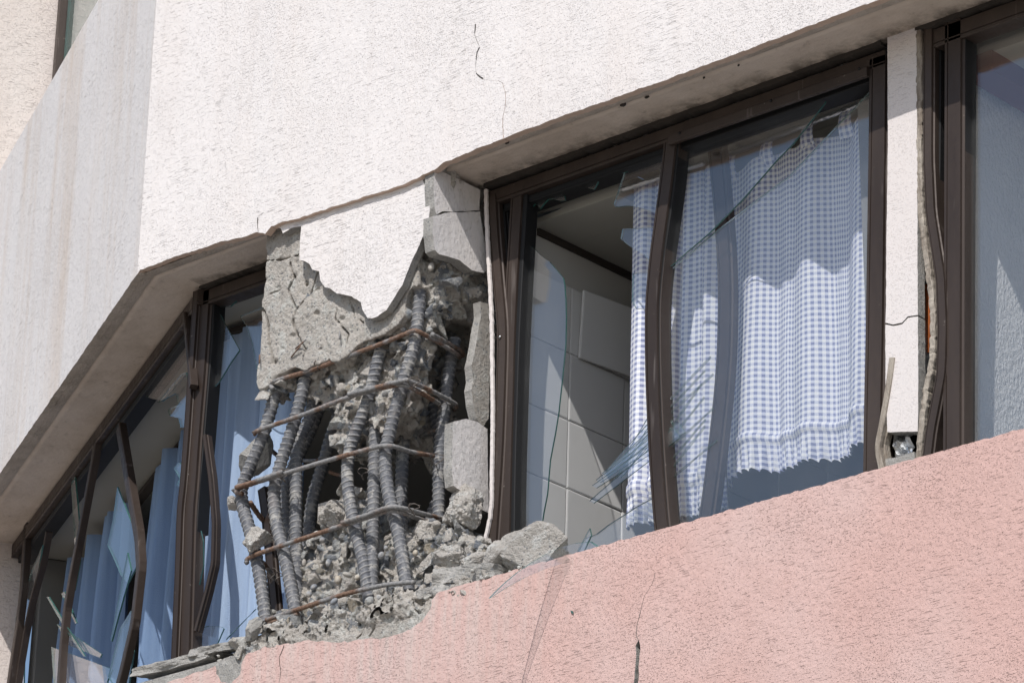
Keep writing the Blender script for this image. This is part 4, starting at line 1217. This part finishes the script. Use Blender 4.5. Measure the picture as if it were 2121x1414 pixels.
# torn metal and mortar under the pier
mp = [at(u, v, YP + .02) for u, v in [(1853, 898), (1890, 896), (1888, 912), (1896, 922), (1893, 945), (1852, 952), (1856, 925)]]
V = []; F = []
for i in range(9):
    for j in range(9):
        s, t = i / 8, j / 8
        u = 1853 + 40 * s; v = 894 + 62 * t
        p = at(u, v, YP + .03); V.append(p + Y * (.022 * noise.noise(Vector((s * 2.3, t * 4.1, 1.7))) + .010 * math.sin(t * 11 + s * 2)))
for i in range(8):
    for j in range(8): F.append((i * 9 + j, i * 9 + j + 1, i * 9 + j + 10, i * 9 + j + 9))
cs = mesh('crumpled_sheet', V, F, M['silver'], pr_)
prism('mortar_foot', jag([at(u, v, YP + .01) for u, v in [(1834, 950), (1860, 946), (1893, 935), (1897, 975), (1830, 990)]], .001, .01, 97), Y * .06, M['render'], pr_)
vbar('bent_strip', [(1846, 740), (1838, 800), (1824, 880), (1816, 925), (1822, 960), (1828, 995)], 9, pr_, y=YP - .004, mat='seal', groove=False, dep=.02)
vbar('bent_strip', [(1846, 850), (1836, 890), (1828, 920), (1834, 955), (1838, 990)], 7, pr_, y=YP + .012, mat='seal', groove=False, dep=.02)

# ---- plaster stop bead along the left edge of the middle window
pbm = empty('plaster_edge_strip', tuple(at(1012, 800, .19)))
tag(pbm, 'thin bent white plaster strip along the left edge of the middle window', 'plaster strip')
vbar('strip', [(1004, 392), (1006, 460), (1010, 545), (1015, 640), (1017, 750), (1018, 860), (1017, 960), (1014, 1055), (1003, 1115), (996, 1150)], 6, pbm, y=.186, mat='pier', groove=False, dep=.008, rag=.0012)

# ---- left front window
lw = empty('window', (-.95, YF, 0))
tag(lw, 'brown framed corner window with broken pane left of the crushed column', 'window')
hbar('head_frame', np.array([-1.10, YF, 1.19]), np.array([-.5, YF, 1.19]), .05, lw)
lc1 = vbar('corner_post', [(424, 600), (419, 680), (412, 780), (402, 900), (395, 1000), (390, 1060), (387, 1150), (384, 1250), (380, 1380)], 28, lw)
vbar('corner_cover', [(405, 602), (400, 680), (393, 780), (385, 900), (377, 1000), (371, 1060), (368, 1150), (364, 1250), (358, 1390)], 14, lc1, y=YF - .012)
vbar('glazing_bead', [(440, 620), (436, 700), (428, 800), (418, 920), (409, 1020), (404, 1100)], 8, lc1, y=YF + .012, mat='gasket', groove=False)
vbar('bent_bead', [(422, 900), (434, 990), (441, 1080), (439, 1165), (425, 1225), (403, 1305)], 8, lw, y=YF + .004, dep=.025, bent=True)
vbar('fallen_bead', [(541, 1010), (548, 1060), (556, 1140), (566, 1250), (572, 1320)], 19, lw, y=.17, dep=.02)
def z4(L): return [(300 + a / 2.719, 480 + b / 2.719) for a, b in L]
shardg(z4([(385, 440), (405, 430), (440, 500), (490, 590), (532, 665), (480, 740), (420, 840), (350, 915), (345, 760)]), lw, seed=101, amp=.0006)
shardg(z4([(535, 475), (600, 450), (720, 400), (760, 800), (640, 800), (622, 740), (600, 620), (570, 530)]), lw, seed=102, amp=.0006)
shardg([(401, 1305), (431, 1295), (459, 1297), (463, 1301), (451, 1329), (440, 1350), (396, 1352)], lw, seed=103, amp=.0006)
shardg([(398, 1075), (410, 1072), (420, 1120), (421, 1170), (405, 1240), (400, 1265), (396, 1180)], lw, seed=104, amp=.0006, y=YG - .01)
shardg(z4([(420, 330), (650, 250), (660, 300), (560, 350), (480, 420), (430, 420)]), lw, seed=105, amp=.002)
shardg([(470, 1320), (530, 1260), (527, 1262), (468, 1324)], lw, seed=106, amp=.001, thick=.003)

# ---- bay window in the bevelled face
bw = empty('window', tuple(bev(1.2, .2, 0)))
tag(bw, 'shattered bay window with buckled brown mullions at the far left', 'window')
DB = .190
def bbar(name, pix, wpx, d=DB, dep=.045, mat='alu', groove=True):
    p = kink([atb(u, v, d) for u, v in pix])
    return sweep(name, p, prof_stile(wpx / 783.0 / .36 * .55, dep * .5, groove), BD, BN, M[mat], bw)
p = [bev(s, DB, 1.193) for s in np.linspace(.04, 2.36, 8)]
sweep('head_frame', p, prof_stile(.052, .05), Z, BN, M['alu'], bw)
p = [bev(s, DB + .02, 1.155) for s in np.linspace(.1, 2.34, 8)]
sweep('head_track', p, prof_stile(.02, .05), Z, BN, M['gasket'], bw)
bbar('mullion', [(243, 885), (262, 1000), (281, 1110), (285, 1175), (272, 1290), (250, 1385), (236, 1440)], 21)
bbar('mullion', [(197, 905), (188, 960), (175, 1030), (160, 1110), (144, 1190), (132, 1260), (124, 1340), (118, 1440)], 17)
bbar('jamb_frame', [(52, 1080), (47, 1150), (43, 1215), (34, 1290), (22, 1370), (12, 1440)], 22)
bbar('glazing_bead', [(95, 1100), (82, 1170), (62, 1240), (48, 1310), (36, 1380), (28, 1440)], 8, d=DB + .02)
bbar('leaning_bead', [(379, 650), (384, 700), (390, 760), (393, 800)], 10, d=DB - .01)
def z3(L): return [(a / 2.507, 850 + b / 2.507) for a, b in L]
def z6(L): return [(a / 2.571, 550 + b / 2.571) for a, b in L]
DG = .222
def bsh(pix, seed, amp=.0008, d=DG): return shardg(pix, bw, y=d, seed=seed, amp=amp, fn=atb, nor=BN, tilt=-.10)
bsh(z3([(640, 400), (600, 580), (565, 700), (585, 760), (610, 850), (640, 890), (700, 780), (690, 600)]), 111)
bsh(z6([(975, 580), (1000, 570), (1000, 850), (945, 860), (940, 810), (900, 800), (895, 765), (945, 740), (940, 680), (850, 730), (900, 670)]), 112)
bsh(z3([(320, 1110), (510, 1260), (500, 1280), (360, 1215)]), 113)
bsh(z3([(300, 1230), (450, 1290), (570, 1340), (540, 1400), (530, 1470), (290, 1470)]), 114)
bsh(z3([(270, 970), (278, 968), (350, 1130), (415, 1270), (408, 1272), (340, 1140)]), 115, d=DG - .02)
bsh(z3([(682, 740), (690, 830), (610, 1060), (565, 1195), (560, 1190), (600, 1040)]), 116)
bsh(z3([(700, 1040), (640, 1130), (560, 1380), (600, 1470), (640, 1470), (690, 1250)]), 117)
bsh(z3([(400, 380), (420, 350), (415, 650), (400, 780), (360, 930), (350, 900), (385, 700)]), 118)
bsh(z3([(935, 270), (955, 290), (945, 400), (910, 390), (930, 350), (908, 300)]), 119)
bsh(z6([(860, 480), (1000, 300), (1010, 560), (960, 590), (850, 720), (780, 700), (770, 640), (660, 850), (640, 760)]), 120, .003)
bsh(z3([(250, 700), (180, 850), (90, 1080), (60, 1330), (50, 1420), (90, 1440), (120, 1180), (200, 900)]), 121)
bsh(z3([(330, 950), (345, 940), (385, 1100), (378, 1104)]), 122)

# ------------------------------------------------------------------ curtains
def curtain(name, label, cat, P0, P1, ztop, zbot0, zbot1, inward, mat, folds, amp, seed, group=None, ruffle=0.0, slack=1.4, nu=150, nv=70, pinch=0.0, tops=None, sway=0.0):
    """cloth hanging between two points in plan; P0,P1 = (x,y); folds swing along the inward normal"""
    P0 = np.array(P0, float); P1 = np.array(P1, float); W_ = np.linalg.norm(P1 - P0)
    inward = np.array(inward, float)
    rr = random.Random(seed)
    fs = [(rr.uniform(.8, 1.2) * folds, rr.uniform(0, 6.28), 1.0), (folds * rr.uniform(1.7, 2.3), rr.uniform(0, 6.28), .42), (folds * rr.uniform(.35, .6), rr.uniform(0, 6.28), .7)]
    V = []; UV = []
    for j in range(nv + 1):
        t = j / nv
        for i in range(nu + 1):
            s = i / nu
            zb = zbot0 * (1 - s) + zbot1 * s
            zt = ztop if tops is None else ztop - tops(s)
            z = zt + (zb - zt) * t
            a = amp * (.55 + .45 * t)
            w = sum(m * math.sin(2 * math.pi * f * s + ph + .5 * t * math.sin(ph * 3)) for f, ph, m in fs)
            w += .35 * noise.noise(Vector((s * 9 + seed, t * 2.2, 0)))
            off = a * w
            if ruffle and t > 1 - ruffle:
                q = (t - (1 - ruffle)) / ruffle
                off += .007 * q * math.sin(2 * math.pi * s * folds * 8.3 + 2.0 * math.sin(s * 30)) + .006 * q
                z += .0030 * math.sin(2 * math.pi * s * folds * 8.3 + 2 + 2.0 * math.sin(s * 30)) * q + .004 * noise.noise(Vector((s * 40, seed, 0))) * q
            elif ruffle and t > 1 - ruffle - .03:
                off -= .006
            lat = sway * t * (s - .5) * 2 + .010 * math.cos(2 * math.pi * fs[0][0] * s + fs[0][1])
            xy = P0 + (P1 - P0) * (s + lat / W_) + inward * off
            V.append((xy[0], xy[1], z)); UV.append((s * W_ * slack, (zt - z)))
    F = [(j * (nu + 1) + i, (j + 1) * (nu + 1) + i, (j + 1) * (nu + 1) + i + 1, j * (nu + 1) + i + 1) for j in range(nv) for i in range(nu)]
    o = mesh(name, V, F, M[mat], None, smooth=True)
    uvl = o.data.uv_layers.new(name='UVMap')
    li = np.zeros(len(o.data.loops), np.int32); o.data.loops.foreach_get('vertex_index', li)
    uvl.data.foreach_set('uv', np.array(UV, np.float32)[li].ravel())
    tag(o, label, cat, group)
    return o
drop = lambda s: .022 * abs(math.sin(s * 9.4)) + .008 * math.sin(s * 23)
curtain('gingham_curtain', 'large gingham curtain with ruffled hem in the right half of the middle window', 'curtain', (.655, .40), (1.40, .36), 1.145, at(1490, 1000, .40)[2], at(1800, 930, .36)[2], (0, 1), 'gingham', 4.4, .023, 4, 'gingham curtains', ruffle=.085, slack=1.35, nu=460, nv=130, tops=drop)
curtain('gingham_curtain', 'narrow blue and white gingham curtain beside the mullion of the middle window', 'curtain', (.40, .36), (.69, .40), 1.16, at(1320, 1093, .37)[2], at(1470, 1062, .40)[2], (0, 1), 'gingham', 4, .018, 9, 'gingham curtains', ruffle=.09, slack=1.5, nu=320, nv=120)
curtain('blue_curtain', 'light blue curtain hanging behind the corner window left of the column', 'curtain', (-1.22, .40), (-.80, .36), 1.15, -.30, -.30, (0, 1), 'blue', 5, .034, 5, 'blue curtains', slack=1.4)
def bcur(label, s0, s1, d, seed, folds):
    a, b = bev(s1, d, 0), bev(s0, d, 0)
    curtain('blue_curtain', label, 'curtain', a[:2], b[:2], 1.14, -.3, -.3, BN[:2], 'blue_shaded', folds, .060, seed, 'blue curtains')
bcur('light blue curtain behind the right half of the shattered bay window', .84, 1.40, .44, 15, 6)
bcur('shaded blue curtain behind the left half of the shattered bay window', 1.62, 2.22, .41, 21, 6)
# the loops that carry the large curtain
big = bpy.data.objects['gingham_curtain']
for i, x in enumerate((.70, .83, .97, 1.10, 1.22, 1.33)):
    w = .036; y = .40 - .04 * (x - .655) / .745
    V = []; UV = []
    for j in range(13):
        t = j / 12
        z = 1.185 - .085 * t + .004 * math.sin(i * 2 + x * 9); yo = -.012 * math.sin(math.pi * t) - .006
        for q in range(5):
            a = (q / 4 - .5) * w * (1.0 + .35 * t)
            V.append((x + a, y + yo + .003 * math.sin(q * 1.9 + i), z)); UV.append((x + a, t * .085))
    F = [(j * 5 + q, (j + 1) * 5 + q, (j + 1) * 5 + q + 1, j * 5 + q + 1) for j in range(12) for q in range(4)]
    o = mesh('hanging_loop', V, F, M['gingham'], big, smooth=True)
    uvl = o.data.uv_layers.new(name='UVMap')
    li = np.zeros(len(o.data.loops), np.int32); o.data.loops.foreach_get('vertex_index', li)
    uvl.data.foreach_set('uv', np.array(UV, np.float32)[li].ravel())
# curtain of the floor above
a, b = bev(2.2, .34, 0), bev(.6, .34, 0)
curtain('beige_curtain', 'beige curtain behind the upper floor window at the top left', 'curtain', a[:2], b[:2], 4.0, 2.3, 2.3, BN[:2], 'beige', 14, .03, 31)
# rails
cr_ = tube('curtain_rail', [np.array([.10, .315, 1.145]), np.array([.66, .33, 1.143])], .0075, M['silver'], None, 10)
tag(cr_, 'shiny metal curtain rail under the head of the middle window', 'curtain rail')
cr2 = tube('curtain_rail', [np.array([.70, .385, 1.176]), np.array([1.34, .355, 1.176])], .0075, M['silver'], None, 10)
tag(cr2, 'metal curtain rail above the large gingham curtain', 'curtain rail')
p = [bev(s, .42, 1.155) for s in np.linspace(.25, 2.3, 6)]
cr3 = sweep('curtain_track', p, [(-.008, 0), (.008, 0), (.008, .03), (-.008, .03)], Z, BN, M['joint'])
tag(cr3, 'dark curtain track along the ceiling behind the bay window', 'curtain rail')
p = [np.array([x, .37, 1.160]) for x in np.linspace(-1.25, -.5, 4)]
cr4 = sweep('curtain_track', p, [(-.008, 0), (.008, 0), (.008, .03), (-.008, .03)], Z, Y, M['joint'])
tag(cr4, 'dark curtain track along the ceiling behind the corner window', 'curtain rail')
rb = prism('ceiling_beam', [np.array([1.52, .30, 1.105]), np.array([1.60, .30, 1.105]), np.array([1.60, 2.9, 1.105]), np.array([1.52, 2.9, 1.105])], Z * .055, M['maroon'])
tag(rb, 'dark red cornice strip at the ceiling of the right edge room', 'cornice')

# ------------------------------------------------------------------ loose glass on the parapet
gs = empty('loose_glass_shard', tuple(at(1150, 1150, .02)))
tag(gs, 'long curved clear glass shard sticking out over the pink parapet edge', 'glass shard', 'loose glass shards')
top = [(1222, 1122, .06), (1190, 1125, .03), (1160, 1133, .0), (1130, 1147, -.04), (1100, 1164, -.08), (1070, 1185, -.12), (1040, 1210, -.16), (1012, 1238, -.20)]
wv = np.array([.055, .02, -.045])
V = []; F = []
n = len(top)
for i, (u, v, y) in enumerate(top):
    p = at(u, v, y); k_ = min(1, (n - 1 - i) / (n - 1) * 1.15 + .02)
    for q in (p, p + wv * k_): V += [q, q + np.array([.003, .0035, .002])]
for i in range(n - 1):
    a = i * 4; b = a + 4
    F += [(a, b, b + 2, a + 2), (a + 1, a + 3, b + 3, b + 1), (a, a + 1, b + 1, b), (a + 2, b + 2, b + 3, a + 3)]
F += [(0, 2, 3, 1), ((n - 1) * 4, (n - 1) * 4 + 1, (n - 1) * 4 + 3, (n - 1) * 4 + 2)]
mi = [0, 0, 1, 1] * (n - 1) + [1, 1]
mesh('shard', V, F, [M['glass'], M['gedge']], gs, midx=mi)
o = shardg([(1221, 1093), (1224, 1108), (1204, 1150), (1186, 1165), (1190, 1150)], None, y=.05, seed=131, name='standing_glass_shard')
tag(o, 'pointed clear glass shard standing on the parapet edge', 'glass shard', 'loose glass shards')
o = prism('glass_splinter', [at(u, v, -.004) for u, v in [(1181, 1263), (1186, 1265), (1187, 1270), (1183, 1268)]], Y * .003, M['gedge'])
tag(o, 'tiny glass splinter stuck to the pink wall', 'glass shard')
